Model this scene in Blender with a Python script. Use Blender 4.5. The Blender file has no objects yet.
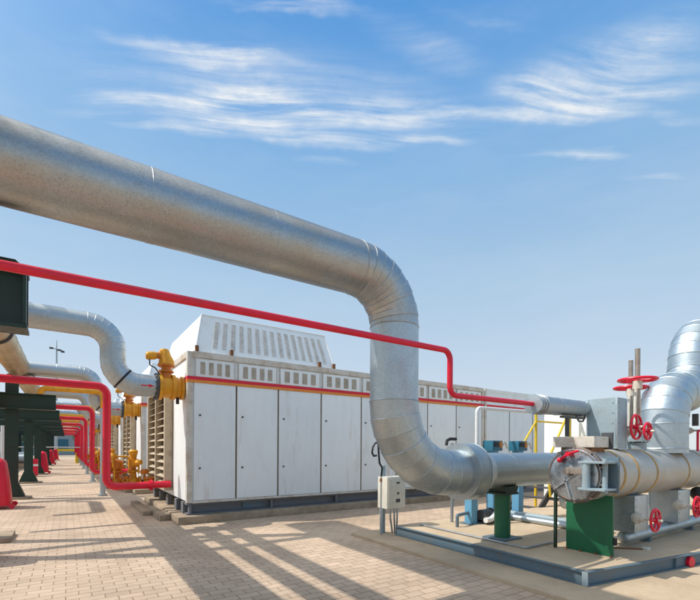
import bpy, bmesh, math, random
from mathutils import Vector, Matrix, Quaternion
random.seed(7)
PI = math.pi
scene = bpy.context.scene
COL = scene.collection
V = Vector

# ------------------------------------------------------------------ camera
YAW = math.radians(33.9); ROLL = math.radians(0.33); F = 420.0; CX = 350.0; HY = 448.0; EYE = 1.6
cam_d = bpy.data.cameras.new('camera'); cam = bpy.data.objects.new('camera', cam_d); COL.objects.link(cam)
cam_d.sensor_width = 36; cam_d.lens = 36 * F / 700; cam_d.shift_y = (HY - 300) / 700
cam_d.clip_start = .05; cam_d.clip_end = 5000
cam.matrix_world = Matrix.Translation((0, 0, EYE)) @ Matrix.Rotation(-YAW, 4, 'Z') @ Matrix.Rotation(PI / 2, 4, 'X') @ Matrix.Rotation(ROLL, 4, 'Z')
scene.camera = cam

def view_dir(px, py):
    fw = V((math.sin(YAW), math.cos(YAW), 0)); rt = V((math.cos(YAW), -math.sin(YAW), 0)); up = V((0, 0, 1))
    a, b = (px - CX) / F, (HY - py) / F
    c, s = math.cos(ROLL), math.sin(ROLL)
    return (fw + a * (rt * c + up * s) + b * (up * c - rt * s)).normalized()

# ------------------------------------------------------------------ materials
def new_mat(name):
    m = bpy.data.materials.new(name); m.use_nodes = True
    nt = m.node_tree; b = nt.nodes['Principled BSDF']
    return m, nt, b
def N(nt, typ, **kw):
    n = nt.nodes.new(typ)
    for k, v in kw.items():
        if k in n.inputs.keys() if hasattr(n.inputs, 'keys') else False: n.inputs[k].default_value = v
        else: setattr(n, k, v)
    return n
def L(nt, a, b): nt.links.new(a, b)
def ramp(nt, fac, stops):
    r = nt.nodes.new('ShaderNodeValToRGB'); e = r.color_ramp.elements
    while len(e) < len(stops): e.new(.5)
    for i, (p, c) in enumerate(stops):
        e[i].position = p; e[i].color = c if len(c) == 4 else (*c, 1)
    L(nt, fac, r.inputs['Fac']); return r
def noise(nt, vec, scale, detail=4, rough=.55, dist=0.0):
    n = nt.nodes.new('ShaderNodeTexNoise'); n.inputs['Scale'].default_value = scale
    n.inputs['Detail'].default_value = detail; n.inputs['Roughness'].default_value = rough
    n.inputs['Distortion'].default_value = dist
    if vec is not None: L(nt, vec, n.inputs['Vector'])
    return n
def mapping(nt, vec, scale=(1, 1, 1), loc=(0, 0, 0)):
    m = nt.nodes.new('ShaderNodeMapping'); m.inputs['Scale'].default_value = scale; m.inputs['Location'].default_value = loc
    L(nt, vec, m.inputs['Vector']); return m.outputs['Vector']
def geo_pos(nt):
    return nt.nodes.new('ShaderNodeNewGeometry').outputs['Position']
def mixc(nt, fac, a, b, blend='MIX'):
    m = nt.nodes.new('ShaderNodeMix'); m.data_type = 'RGBA'; m.blend_type = blend
    for s, v in ((0, fac), (6, a), (7, b)):
        if isinstance(v, (int, float)): m.inputs[s].default_value = v
        elif isinstance(v, (tuple, list)): m.inputs[s].default_value = (*v[:3], 1)
        else: L(nt, v, m.inputs[s])
    return m.outputs[2]
def math_n(nt, op, a, b=None, c=None, clamp=False):
    m = nt.nodes.new('ShaderNodeMath'); m.operation = op; m.use_clamp = clamp
    for i, v in enumerate((a, b, c)):
        if v is None: continue
        if isinstance(v, (int, float)): m.inputs[i].default_value = v
        else: L(nt, v, m.inputs[i])
    return m.outputs[0]
def bump(nt, b, height, strength=.2, dist=.01):
    n = nt.nodes.new('ShaderNodeBump'); n.inputs['Strength'].default_value = strength; n.inputs['Distance'].default_value = dist
    L(nt, height, n.inputs['Height']); L(nt, n.outputs['Normal'], b.inputs['Normal'])

def paint(name, col, rough=.42, dirt=(.30, .22, .14), amount=.25, scale=3, metal=0.0, spots=0.0):
    """painted steel with uneven dirt, faint scratches and a little ripple"""
    m, nt, b = new_mat(name); p = geo_pos(nt)
    n1 = noise(nt, p, scale, 6, .62, .4); n2 = noise(nt, p, scale * 9, 4, .6)
    f = ramp(nt, n1.outputs['Fac'], [(.46, (0, 0, 0)), (.74, (1, 1, 1))])
    fa = math_n(nt, 'MULTIPLY', f.outputs['Color'], amount)
    c = mixc(nt, fa, col, dirt)
    v = ramp(nt, n2.outputs['Fac'], [(.3, (.84, .84, .84)), (.7, (1.08, 1.08, 1.08))])
    c = mixc(nt, .7, c, v.outputs['Color'], 'MULTIPLY')
    if spots:
        n3 = noise(nt, p, scale * 5, 8, .7)
        s = ramp(nt, n3.outputs['Fac'], [(.62, (0, 0, 0)), (.68, (1, 1, 1))])
        c = mixc(nt, math_n(nt, 'MULTIPLY', s.outputs['Color'], spots), c, (.17, .07, .025))
    L(nt, c, b.inputs['Base Color'])
    r = ramp(nt, n2.outputs['Fac'], [(.3, (rough - .08,) * 3), (.7, (rough + .12,) * 3)])
    L(nt, r.outputs['Color'], b.inputs['Roughness']); b.inputs['Metallic'].default_value = metal
    bump(nt, b, n2.outputs['Fac'], .12, .003)
    return m
def galvanised(name, col, rough, speck=.25, ground_tint=.0, metal=.92):
    """zinc sheet: spangle cells, speckled weathering, soft dents"""
    m, nt, b = new_mat(name); p = geo_pos(nt)
    vo = nt.nodes.new('ShaderNodeTexVoronoi'); vo.inputs['Scale'].default_value = 55; L(nt, p, vo.inputs['Vector'])
    n1 = noise(nt, p, 5, 6, .65); n2 = noise(nt, p, 70, 4, .7); n3 = noise(nt, p, 1.6, 4, .6)
    sp = ramp(nt, vo.outputs['Color'], [(.0, (.88, .89, .9)), (1, (1.06, 1.06, 1.06))])
    c = mixc(nt, 1.0, col, sp.outputs['Color'], 'MULTIPLY')
    d = ramp(nt, n2.outputs['Fac'], [(.5, (0, 0, 0)), (.72, (1, 1, 1))])
    big = ramp(nt, n1.outputs['Fac'], [(.35, (.2, .2, .2)), (.7, (1, 1, 1))])
    fa = math_n(nt, 'MULTIPLY', math_n(nt, 'MULTIPLY', d.outputs['Color'], big.outputs['Color']), speck)
    c = mixc(nt, fa, c, (.16, .16, .17))
    if ground_tint:  # brown blotches stand in for the ground reflected in the metal
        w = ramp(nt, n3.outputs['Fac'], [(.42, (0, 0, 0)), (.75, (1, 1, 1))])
        c = mixc(nt, math_n(nt, 'MULTIPLY', w.outputs['Color'], ground_tint), c, (.42, .30, .17))
    L(nt, c, b.inputs['Base Color']); b.inputs['Metallic'].default_value = metal
    r = ramp(nt, n1.outputs['Fac'], [(.3, (rough - .07,) * 3), (.75, (rough + .13,) * 3)])
    L(nt, r.outputs['Color'], b.inputs['Roughness'])
    bump(nt, b, n3.outputs['Fac'], .25, .03)
    return m

M = {}
M['red'] = paint('red_paint', (.72, .005, .036), .36, (.36, .02, .03), .35, 4)
M['yellow'] = paint('yellow_paint', (.78, .36, .012), .42, (.35, .13, .02), .55, 6)
M['orange'] = paint('orange_paint', (.62, .19, .01), .45, (.25, .09, .02), .5, 8)
M['rail_yellow'] = paint('rail_yellow_paint', (.70, .50, .02), .4, (.5, .3, .05), .3, 6)
M['stripe_orange'] = paint('stripe_orange_paint', (.80, .27, .03), .42, (.5, .2, .05), .4, 6)
M['dark_green'] = paint('dark_green_paint', (.006, .034, .023), .4, (.02, .02, .015), .5, 3)
M['green'] = paint('green_paint', (.006, .125, .052), .45, (.02, .07, .04), .5, 4)
M['blue_grey'] = paint('blue_grey_paint', (.105, .165, .205), .5, (.17, .15, .12), .6, 4, spots=.3)
M['pale_blue_grey'] = paint('pale_blue_grey_paint', (.30, .39, .43), .45, (.25, .24, .21), .4, 5)
M['sky_blue'] = paint('sky_blue_paint', (.13, .36, .55), .45, (.15, .2, .25), .4, 5)
M['teal'] = paint('teal_paint', (.02, .15, .23), .4, (.03, .08, .1), .4, 8)
M['dark_grey'] = paint('dark_grey_paint', (.055, .060, .068), .5, (.14, .11, .08), .6, 5)
M['skid_grey'] = paint('skid_grey_paint', (.15, .165, .19), .5, (.16, .12, .08), .7, 5)
M['black'] = paint('black_rubber', (.012, .012, .013), .55, (.06, .05, .04), .4, 6)
M['white_pipe'] = paint('white_pipe_paint', (.74, .75, .74), .4, (.5, .45, .35), .25, 6)
M['cabinet'] = paint('cabinet_paint', (.66, .64, .55), .45, (.45, .38, .26), .35, 5)
M['trim'] = paint('weathered_trim_paint', (.66, .63, .56), .5, (.36, .22, .10), .65, 3.5, spots=.6)
M['rust'] = paint('rusted_steel', (.23, .10, .035), .75, (.09, .045, .02), .6, 9)
M['grille'] = paint('tan_grille', (.50, .42, .30), .6, (.25, .18, .10), .6, 5)
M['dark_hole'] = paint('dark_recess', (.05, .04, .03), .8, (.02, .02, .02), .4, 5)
M['vent'] = paint('vent_tan', (.56, .53, .47), .6, (.2, .14, .08), .5, 6)
M['vent2'] = paint('pale_vent', (.69, .70, .69), .5, (.35, .32, .28), .5, 6)
M['stem'] = paint('valve_stem_steel', (.38, .33, .28), .4, (.24, .11, .05), .7, 7, metal=.6)
M['vessel'] = paint('vessel_grey_paint', (.43, .43, .40), .38, (.37, .29, .19), .6, 2.2, metal=.25)
M['seam'] = paint('door_seam_grime', (.20, .155, .11), .7, (.10, .06, .03), .6, 8)
M['steel_rim'] = paint('rust_flecked_rim', (.16, .14, .13), .5, (.22, .10, .04), .8, 9, metal=.4)
M['ochre'] = paint('ochre_strap', (.46, .29, .10), .6, (.2, .09, .03), .6, 7)
M['door_steel'] = paint('mottled_steel', (.46, .51, .55), .28, (.12, .11, .11), 1.0, 7, metal=.75, spots=.6)
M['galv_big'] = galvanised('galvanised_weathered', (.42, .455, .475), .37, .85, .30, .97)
M['galv_new'] = galvanised('galvanised_bright', (.48, .555, .59), .46, .35, .05, .96)
M['galv_warm'] = galvanised('galvanised_ground_reflect', (.60, .51, .35), .45, .35, .5, .9)  # yellowed zinc stands in for sunlit paving reflected on the header's underside
M['galv_mid'] = galvanised('galvanised_dulled', (.45, .51, .535), .42, .35, .16, .96)
M['galv_row'] = galvanised('galvanised_grey', (.49, .55, .58), .48, .35, .12, .95)
M['galv_small'] = galvanised('galvanised_dull', (.42, .45, .47), .45, .4)

def container_paint():
    m, nt, b = new_mat('white_container_paint'); p = geo_pos(nt); oi = nt.nodes.new('ShaderNodeObjectInfo')
    n1 = noise(nt, mapping(nt, p, (2.2, 2.2, .35)), 3, 6, .65, .3)      # vertical runs
    n2 = noise(nt, p, 1.1, 5, .6); n3 = noise(nt, p, 26, 4, .6)
    c = mixc(nt, math_n(nt, 'MULTIPLY', ramp(nt, n1.outputs['Fac'], [(.5, (0, 0, 0)), (.78, (1, 1, 1))]).outputs['Color'], .28), (.86, .90, .91), (.64, .60, .54))
    c = mixc(nt, math_n(nt, 'MULTIPLY', ramp(nt, n2.outputs['Fac'], [(.45, (0, 0, 0)), (.8, (1, 1, 1))]).outputs['Color'], .35), c, (.72, .76, .78))
    s = ramp(nt, noise(nt, mapping(nt, p, (1.6, 1.6, .22)), 2.2, 8, .66).outputs['Fac'], [(.58, (0, 0, 0)), (.76, (1, 1, 1))])
    c = mixc(nt, math_n(nt, 'MULTIPLY', s.outputs['Color'], .45), c, (.42, .29, .17))
    rv = ramp(nt, oi.outputs['Random'], [(0, (.90, .91, .92)), (1, (1.0, 1.0, .99))])
    c = mixc(nt, 1.0, c, rv.outputs['Color'], 'MULTIPLY')
    L(nt, c, b.inputs['Base Color']); b.inputs['Roughness'].default_value = .42
    bump(nt, b, n2.outputs['Fac'], .30, .03)
    return m
M['container'] = container_paint()

def concrete(name, col, dark, scale=2.0):
    m, nt, b = new_mat(name); p = geo_pos(nt)
    n1 = noise(nt, p, scale, 8, .65, .3); n2 = noise(nt, p, 60, 4, .6); n3 = noise(nt, p, .5, 4, .6)
    c = mixc(nt, ramp(nt, n1.outputs['Fac'], [(.35, (0, 0, 0)), (.7, (1, 1, 1))]).outputs['Color'], col, dark)
    c = mixc(nt, .5, c, ramp(nt, n2.outputs['Fac'], [(.3, (.75, .75, .75)), (.7, (1.15, 1.15, 1.15))]).outputs['Color'], 'MULTIPLY')
    c = mixc(nt, .5, c, ramp(nt, n3.outputs['Fac'], [(.35, (.78, .76, .72)), (.65, (1.05, 1.05, 1.05))]).outputs['Color'], 'MULTIPLY')
    L(nt, c, b.inputs['Base Color']); b.inputs['Roughness'].default_value = .88
    bump(nt, b, n2.outputs['Fac'], .35, .006)
    return m
M['concrete'] = concrete('concrete', (.54, .42, .29), (.40, .305, .205))
M['plinth'] = concrete('plinth_concrete', (.42, .33, .23), (.24, .18, .12), 3)
M['slab'] = concrete('deck_concrete', (.58, .46, .32), (.46, .35, .235), 1.6)
M['sand'] = concrete('sandy_ground', (.42, .34, .25), (.34, .27, .19), .2)

def paving_mat():
    m, nt, b = new_mat('brick_paving'); p = geo_pos(nt)
    w = noise(nt, p, 1.3, 3); vadd = nt.nodes.new('ShaderNodeVectorMath'); vadd.operation = 'MULTIPLY_ADD'
    L(nt, w.outputs['Color'], vadd.inputs[0]); vadd.inputs[1].default_value = (.02, .02, 0); L(nt, p, vadd.inputs[2])
    br = nt.nodes.new('ShaderNodeTexBrick'); L(nt, vadd.outputs[0], br.inputs['Vector'])
    br.inputs['Scale'].default_value = 1; br.inputs['Brick Width'].default_value = .235; br.inputs['Row Height'].default_value = .135
    br.inputs['Mortar Size'].default_value = .0065; br.inputs['Mortar Smooth'].default_value = .3; br.inputs['Bias'].default_value = 0
    br.offset = .5; br.inputs['Color1'].default_value = (.60, .455, .333, 1); br.inputs['Color2'].default_value = (.50, .378, .275, 1)
    br.inputs['Mortar'].default_value = (.30, .21, .135, 1)
    n1 = noise(nt, p, .45, 6, .62, .5); n2 = noise(nt, p, 2.3, 6, .65); n3 = noise(nt, p, 55, 4, .6)
    c = mixc(nt, .8, br.outputs['Color'], ramp(nt, n1.outputs['Fac'], [(.33, (.70, .68, .66)), (.64, (1.08, 1.08, 1.07))]).outputs['Color'], 'MULTIPLY')
    c = mixc(nt, .8, c, ramp(nt, n2.outputs['Fac'], [(.3, (.86, .85, .84)), (.7, (1.07, 1.07, 1.06))]).outputs['Color'], 'MULTIPLY')
    c = mixc(nt, .6, c, ramp(nt, n3.outputs['Fac'], [(.3, (.82, .82, .82)), (.7, (1.12, 1.12, 1.12))]).outputs['Color'], 'MULTIPLY')
    st = ramp(nt, noise(nt, p, .9, 7, .7, .8).outputs['Fac'], [(.64, (0, 0, 0)), (.74, (1, 1, 1))])
    c = mixc(nt, math_n(nt, 'MULTIPLY', st.outputs['Color'], .4), c, (.36, .22, .10))
    oil = ramp(nt, noise(nt, p, .7, 8, .72, 1.2).outputs['Fac'], [(.66, (0, 0, 0)), (.71, (1, 1, 1))])
    c = mixc(nt, math_n(nt, 'MULTIPLY', oil.outputs['Color'], .38), c, (.15, .115, .085))
    sand = ramp(nt, noise(nt, mapping(nt, p, (1, 1, 1), (7, 3, 0)), 1.1, 8, .7, .6).outputs['Fac'], [(.52, (0, 0, 0)), (.72, (1, 1, 1))])
    c = mixc(nt, math_n(nt, 'MULTIPLY', sand.outputs['Color'], .55), c, (.56, .43, .31))
    L(nt, c, b.inputs['Base Color']); b.inputs['Roughness'].default_value = .85
    h = math_n(nt, 'SUBTRACT', math_n(nt, 'MULTIPLY', n3.outputs['Fac'], .25), br.outputs['Fac'])
    bump(nt, b, h, .55, .006)
    return m
M['paving'] = paving_mat()

def foliage_mat():
    m, nt, b = new_mat('far_foliage'); p = geo_pos(nt)
    n1 = noise(nt, p, 1.2, 5, .6)
    L(nt, ramp(nt, n1.outputs['Fac'], [(.3, (.035, .06, .03)), (.7, (.09, .13, .06))]).outputs['Color'], b.inputs['Base Color'])
    b.inputs['Roughness'].default_value = .8
    return m
M['foliage'] = foliage_mat()

# ------------------------------------------------------------------ mesh builder
class MB:
    def __init__(s): s.bm = bmesh.new()
    def box(s, lo, hi, bev=0.0, rot=None):
        lo, hi = V(lo), V(hi); c = (lo + hi) / 2; d = hi - lo
        mt = Matrix.Translation(c) @ (rot.to_4x4() if rot else Matrix.Identity(4)) @ Matrix.Diagonal((d.x, d.y, d.z, 1))
        g = bmesh.ops.create_cube(s.bm, size=1, matrix=mt)
        if bev > 0:
            es = list({e for v in g['verts'] for e in v.link_edges})
            bmesh.ops.bevel(s.bm, geom=es, offset=bev, segments=2, affect='EDGES', profile=.7)
        return s
    def beam(s, p0, p1, w, h, up=(0, 0, 1)):
        p0, p1 = V(p0), V(p1); d = p1 - p0; x = d.normalized(); u = V(up)
        y = u.cross(x)
        if y.length < 1e-4: y = V((0, 1, 0)).cross(x)
        y.normalize(); z = x.cross(y)
        r = Matrix((x, y, z)).transposed().to_4x4()
        bmesh.ops.create_cube(s.bm, size=1, matrix=Matrix.Translation((p0 + p1) / 2) @ r @ Matrix.Diagonal((d.length, w, h, 1)))
        return s
    def ring_verts(s, c, x, y, r, seg):
        return [s.bm.verts.new(c + (x * math.cos(2 * PI * i / seg) + y * math.sin(2 * PI * i / seg)) * r) for i in range(seg)]
    def tube(s, pts, r, seg=20, cap=True):
        pts = [V(p) for p in pts]; n = len(pts)
        rs = r if isinstance(r, (list, tuple)) else [r] * n
        ts = []
        for i in range(n):
            a = pts[i] - pts[i - 1] if i else pts[1] - pts[0]
            b = pts[i + 1] - pts[i] if i < n - 1 else a
            a = a.normalized() if a.length > 1e-9 else b.normalized(); b = b.normalized() if b.length > 1e-9 else a
            t = a + b; ts.append(t.normalized() if t.length > 1e-6 else a)
        x = ts[0].orthogonal().normalized(); prev = ts[0]; rings = []
        for i in range(n):
            q = prev.rotation_difference(ts[i]); x = (q @ x).normalized(); prev = ts[i]
            x = (x - ts[i] * x.dot(ts[i])).normalized(); y = ts[i].cross(x)
            rings.append(s.ring_verts(pts[i], x, y, rs[i], seg))
        for a, b in zip(rings, rings[1:]):
            for i in range(seg):
                j = (i + 1) % seg; s.bm.faces.new((a[i], a[j], b[j], b[i]))
        if cap:
            s.bm.faces.new(rings[0][::-1]); s.bm.faces.new(rings[-1])
        return s
    def cyl(s, p0, p1, r, r1=None, seg=20):
        return s.tube([p0, p1], [r, r if r1 is None else r1], seg)
    def bead(s, c, axis, R, r=.006, seg=40, h=6):
        c, ax = V(c), V(axis).normalized(); x = ax.orthogonal().normalized(); y = ax.cross(x); rs = []
        for i in range(seg):
            a = 2 * PI * i / seg; o = x * math.cos(a) + y * math.sin(a)
            rs.append([s.bm.verts.new(c + o * (R + r * math.cos(2 * PI * k / h)) + ax * r * math.sin(2 * PI * k / h)) for k in range(h)])
        for i in range(seg):
            a, b = rs[i], rs[(i + 1) % seg]
            for k in range(h): s.bm.faces.new((a[k], b[k], b[(k + 1) % h], a[(k + 1) % h]))
        return s
    def gores(s, arc, r, seg=40, step=.004, beads=.0065):
        """segmented sheet-metal bend: each gore its own mitred piece"""
        arc = [V(p) for p in arc]; n = len(arc)
        tan = []
        for i in range(n):
            a = arc[max(i - 1, 0)]; b = arc[min(i + 1, n - 1)]
            tan.append((b - a).normalized())
        nrm = (arc[1] - arc[0]).cross(arc[-1] - arc[-2]).normalized()
        tan[0] = (Quaternion(nrm, -math.acos(max(-1, min(1, (arc[1] - arc[0]).normalized().dot(tan[1])))))@ (arc[1] - arc[0])).normalized()
        tan[-1] = (Quaternion(nrm, math.acos(max(-1, min(1, (arc[-1] - arc[-2]).normalized().dot(tan[-2])))))@ (arc[-1] - arc[-2])).normalized()
        for i in range(n - 1):
            rr = r + (step if i % 2 else 0)
            A = s.ring_verts(arc[i], nrm, tan[i].cross(nrm), rr, seg); B = s.ring_verts(arc[i + 1], nrm, tan[i + 1].cross(nrm), rr, seg)
            for k in range(seg):
                j = (k + 1) % seg; s.bm.faces.new((A[k], A[j], B[j], B[k]))
        if beads:
            for p, t in zip(arc, tan): s.bead(p, t, r + .001, beads, seg, 5)
        return s
    def disc_wheel(s, c, axis, R, r=.014, spokes=5):
        c, ax = V(c), V(axis).normalized(); x = ax.orthogonal().normalized(); y = ax.cross(x)
        s.bead(c, ax, R, r, 30, 8); s.cyl(c - ax * .035, c + ax * .035, R * .19, seg=14)
        for i in range(spokes):
            a = 2 * PI * i / spokes + .3; o = x * math.cos(a) + y * math.sin(a)
            m = c + o * R * .55 - ax * .012
            s.tube([c + o * R * .12, m, c + o * R], [r * .95, r * .8, r * .8], 8)
        return s
    def flange(s, c, axis, r, t, bolts=10, br=.012):
        c, ax = V(c), V(axis).normalized(); s.cyl(c - ax * t / 2, c + ax * t / 2, r, seg=28)
        x = ax.orthogonal().normalized(); y = ax.cross(x)
        for i in range(bolts):
            a = 2 * PI * i / bolts; o = (x * math.cos(a) + y * math.sin(a)) * r * .86
            s.cyl(c + o - ax * (t / 2 + br * 1.3), c + o + ax * (t / 2 + br * 1.3), br, seg=6)
        return s
    def prism(s, bot, top):
        a = [s.bm.verts.new(p) for p in bot]; b = [s.bm.verts.new(p) for p in top]; n = len(a)
        s.bm.faces.new(a[::-1]); s.bm.faces.new(b)
        for i in range(n): s.bm.faces.new((a[i], a[(i + 1) % n], b[(i + 1) % n], b[i]))
        return s
    def sphere(s, c, r, sc=(1, 1, 1), seg=18):
        bmesh.ops.create_uvsphere(s.bm, u_segments=seg, v_segments=seg // 2 + 2, radius=r, matrix=Matrix.Translation(V(c)) @ Matrix.Diagonal((*sc, 1)))
        return s
    def build(s, name, mat, parent=None, angle=32):
        bmesh.ops.recalc_face_normals(s.bm, faces=s.bm.faces)
        if parent is not None:
            bmesh.ops.translate(s.bm, verts=s.bm.verts, vec=-root_loc(parent))
        me = bpy.data.meshes.new(name); s.bm.to_mesh(me); s.bm.free()
        me.polygons.foreach_set('use_smooth', [True] * len(me.polygons)); me.set_sharp_from_angle(angle=math.radians(angle))
        me.materials.append(mat)
        o = bpy.data.objects.new(name, me); COL.objects.link(o)
        if parent is not None: o.parent = parent
        return o
def root_loc(o):
    l = V(o.location)
    while o.parent: o = o.parent; l += V(o.location)
    return l
def thing(name, label, cat, loc=(0, 0, 0), group=None):
    o = bpy.data.objects.new(name, None); COL.objects.link(o); o.location = loc; o.empty_display_size = .2
    return tag(o, label, cat, group)
def tag(o, label, cat, group=None):
    o['label'] = label; o['category'] = cat
    if group: o['group'] = group
    return o
def structure(o): o['kind'] = 'structure'; return o
KIDS = {}
def kids(o): return [c for c in bpy.data.objects if c.parent is o]
FRONT = ('vent_grille', 'hood_grille', 'latch', 'panel_frame', 'rusty_bracket')
def copy_thing(root, loc, label, skip=()):
    """a copy of a thing with copies of its parts and sub-parts"""
    def rec(o, par):
        c = o.copy(); COL.objects.link(c)
        if par is not None: c.parent = par
        for k in kids_cache(o):
            if k.name.split('.')[0] not in skip: rec(k, c)
        return c
    r = rec(root, None); r.location = loc; r['label'] = label
    return r
def kids_cache(o):
    if o.name not in KIDS: KIDS[o.name] = kids(o)
    return KIDS[o.name]
def fillet(pts, R, n=10):
    pts = [V(p) for p in pts]; out = [pts[0]]
    for i in range(1, len(pts) - 1):
        a = arc(pts[i - 1], pts[i], pts[i + 1], R, n); out += a
    out.append(pts[-1]); return out
def arc(p0, p1, p2, R, n=8):
    p0, p1, p2 = V(p0), V(p1), V(p2)
    a = (p0 - p1).normalized(); b = (p2 - p1).normalized(); ang = a.angle(b)
    t = R / math.tan(ang / 2); c = p1 + (a + b).normalized() * (R / math.sin(ang / 2))
    s = p1 + a * t - c; e = p1 + b * t - c; ax = s.cross(e).normalized(); tot = s.angle(e)
    return [c + Quaternion(ax, tot * i / n) @ s for i in range(n + 1)]
ORD = ['first', 'second', 'third', 'fourth', 'fifth', 'sixth', 'seventh', 'eighth', 'ninth']

# ------------------------------------------------------------------ ground
def sheet(name, x0, x1, y0, y1, z, mat):
    mb = MB(); vs = [mb.bm.verts.new(p) for p in ((x0, y0, z), (x1, y0, z), (x1, y1, z), (x0, y1, z))]; mb.bm.faces.new(vs)
    return structure(mb.build(name, mat))
sheet('ground', -1500, 1500, -1500, 1500, -.006, M['sand'])
sheet('pavement', -14, 26, -8, 74, 0, M['paving'])
structure(MB().box((4.3, -2.5, -.05), (15.5, 6.35, .05), .012).build('concrete_apron', M['concrete']))
structure(MB().box((15.5, -4, -.05), (26, 8.4, .03), .01).build('concrete_apron', M['concrete']))

# ------------------------------------------------------------------ the row of generator containers
PITCH = 6.6; NROW = 8
CXo, CYo = 2.07, 9.2
def make_container():
    t = thing('generator_container', 'nearest white generator container with red and orange stripe and sloped louvred roof hood', 'container', (CXo, CYo, 0), 'generator containers along the walkway')
    o = V((CXo, CYo, 0))
    W, D, Z0, Z1 = 9.53, 4.2, .44, 3.62
    def bx(mb, a, b, bev=0): return mb.box(o + V(a), o + V(b), bev)
    b = MB(); bx(b, (.03, .03, Z0), (W - .03, D, Z1 - .02), .01); b.build('body', M['container'], t)
    # frame: corner posts, top and bottom rails
    f = MB(); bx(f, (0, -.004, Z0 - .02), (.11, .12, Z1), .008); f.build('corner_post', M['trim'], t)
    f = MB(); bx(f, (W - .11, -.004, Z0 - .02), (W, .12, Z1), .008); f.build('corner_post', M['trim'], t)
    r = MB(); bx(r, (.112, -.012, 3.50), (W - .112, .1, Z1 + .012), .008); r.build('top_rail', M['trim'], t)
    r = MB(); bx(r, (.0, .13, 3.5), (.1, D, Z1 + .012), .008); r.build('top_rail', M['trim'], t)
    r = MB(); bx(r, (.112, -.008, Z0 - .03), (W - .112, .1, Z0 + .018), .006); r.build('bottom_rail', M['trim'], t)
    xs = [.12, 1.05, 2.06, 3.23, 4.47, 5.70, 6.92, 8.17, 9.41]
    for x in xs[1:-1]:
        s = MB(); bx(s, (x - .016, .008, .46), (x + .016, .06, 2.97), 0); s.build('door_seam', M['seam'], t)
    for i in range(len(xs) - 1):
        d = MB(); bx(d, (xs[i] + .02, -.006, .465), (xs[i + 1] - .02, .05, 2.965), .01)
        dd = d.build('door', M['container'], t)
        for z in (1.15, 2.28):
            l = MB(); l.cyl(o + V((xs[i] + .14, -.022, z)), o + V((xs[i] + .14, .0, z)), .022, seg=12); l.build('latch', M['dark_grey'], dd)
        # vent panel above the stripe
        x0, x1 = xs[i] + .05, xs[i + 1] - .05
        p = MB(); bx(p, (x0, -.004, 3.10), (x1, .04, 3.485), .008)
        pp = p.build('vent_panel', M['container'], t)
        fr = MB()
        for (a, c) in (((x0 - .012, 3.09), (x1 + .012, 3.105)), ((x0 - .012, 3.475), (x1 + .012, 3.49)), ((x0 - .012, 3.106), (x0 + .003, 3.474)), ((x1 - .003, 3.106), (x1 + .012, 3.474))):
            bx(fr, (a[0], -.012, a[1]), (c[0], .02, c[1]))
        fr.build('panel_frame', M['trim'], pp)
        n = 4; sw = (x1 - x0 - .12) / n
        for k in range(n):
            g = MB(); a = x0 + .06 + k * sw + sw * .2; c = a + sw * .56
            bx(g, (a, -.0065, 3.15), (c, .0, 3.42))
            for q in range(9): g.beam(o + V((a, -.012, 3.168 + q * .029)), o + V((c, -.012, 3.168 + q * .029)), .014, .012, (0, -.5, 1))
            g.build('vent_grille', M['vent'], pp)
    for nm, z0, z1, mt in (('red_stripe', 3.025, 3.095, 'red'), ('orange_stripe', 2.965, 3.024, 'stripe_orange')):
        q = MB(); bx(q, (-.006, -.0165, z0), (W, .0, z1)); bx(q, (-.006, -.0164, z0), (-.0, .5, z1)); q.build(nm, M[mt], t)
    # roof hood
    def hp(u, v):      # point on the hood's front slope, u along x, v 0..1 up
        xa, xb = .17 + (.39 - .17) * v, 3.66 + (3.55 - 3.66) * v
        return o + V((xa + (xb - xa) * u, .06 + .36 * v, 3.635 + .92 * v))
    h = MB().prism([o + V(p) for p in ((.17, .06, 3.635), (3.66, .06, 3.635), (3.66, 3.9, 3.635), (.17, 3.9, 3.635))],
                   [o + V(p) for p in ((.39, .42, 4.555), (3.55, .42, 4.555), (3.55, 3.6, 4.555), (.39, 3.6, 4.555))])
    hh = h.build('roof_hood', M['container'], t)
    nrm = V((0, -.92, .36)).normalized()
    for k in range(15):
        g = MB(); gd = g
        u0 = .10 + k * .058; u1 = u0 + .030
        a, b2, c, d = hp(u0, .14), hp(u1, .14), hp(u1, .86), hp(u0, .86)
        vs = [gd.bm.verts.new(p + nrm * .003) for p in (a, b2, c, d)]; gd.bm.faces.new(vs)
        for q in range(17):
            v = .16 + q * .0425
            g.beam(hp(u0, v) + nrm * .008, hp(u1, v) + nrm * .008, .016, .02, nrm)
        g.build('hood_grille', M['vent2'], hh)
    e = MB()
    for a, c in ((hp(.0, .0), hp(0, 1)), (hp(1, 0), hp(1, 1)), (hp(0, 1), hp(1, 1))): e.tube([a + nrm * .004, c + nrm * .004], .016, 8)
    e.build('hood_edge', M['container'], hh)
    for x in (.2, .95, 3.2, 3.62):
        rb = MB(); bx(rb, (x - .035, .015, 3.634), (x + .035, .062, 3.634 + .13)); rb.build('rusty_bracket', M['rust'], hh)
    # intake grille in the end wall
    gf = MB()
    for y in (1.62, 2.86, 4.12): bx(gf, (-.16, y - .06, .62), (.02, y + .06, 2.98), .006)
    for z in (.56, 2.99): bx(gf, (-.158, 1.56, z), (.02, 4.18, z + .09), .006)
    gg = gf.build('intake_grille', M['grille'], t)
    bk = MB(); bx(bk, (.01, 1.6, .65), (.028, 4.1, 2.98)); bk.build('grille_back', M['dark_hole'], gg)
    sl = MB()
    for q in range(13):
        z = .72 + q * .178
        for ya, yb in ((1.69, 2.79), (2.93, 4.05)): sl.beam(o + V((-.065, ya, z)), o + V((-.065, yb, z)), .17, .014, (-.55, 0, 1))
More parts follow.
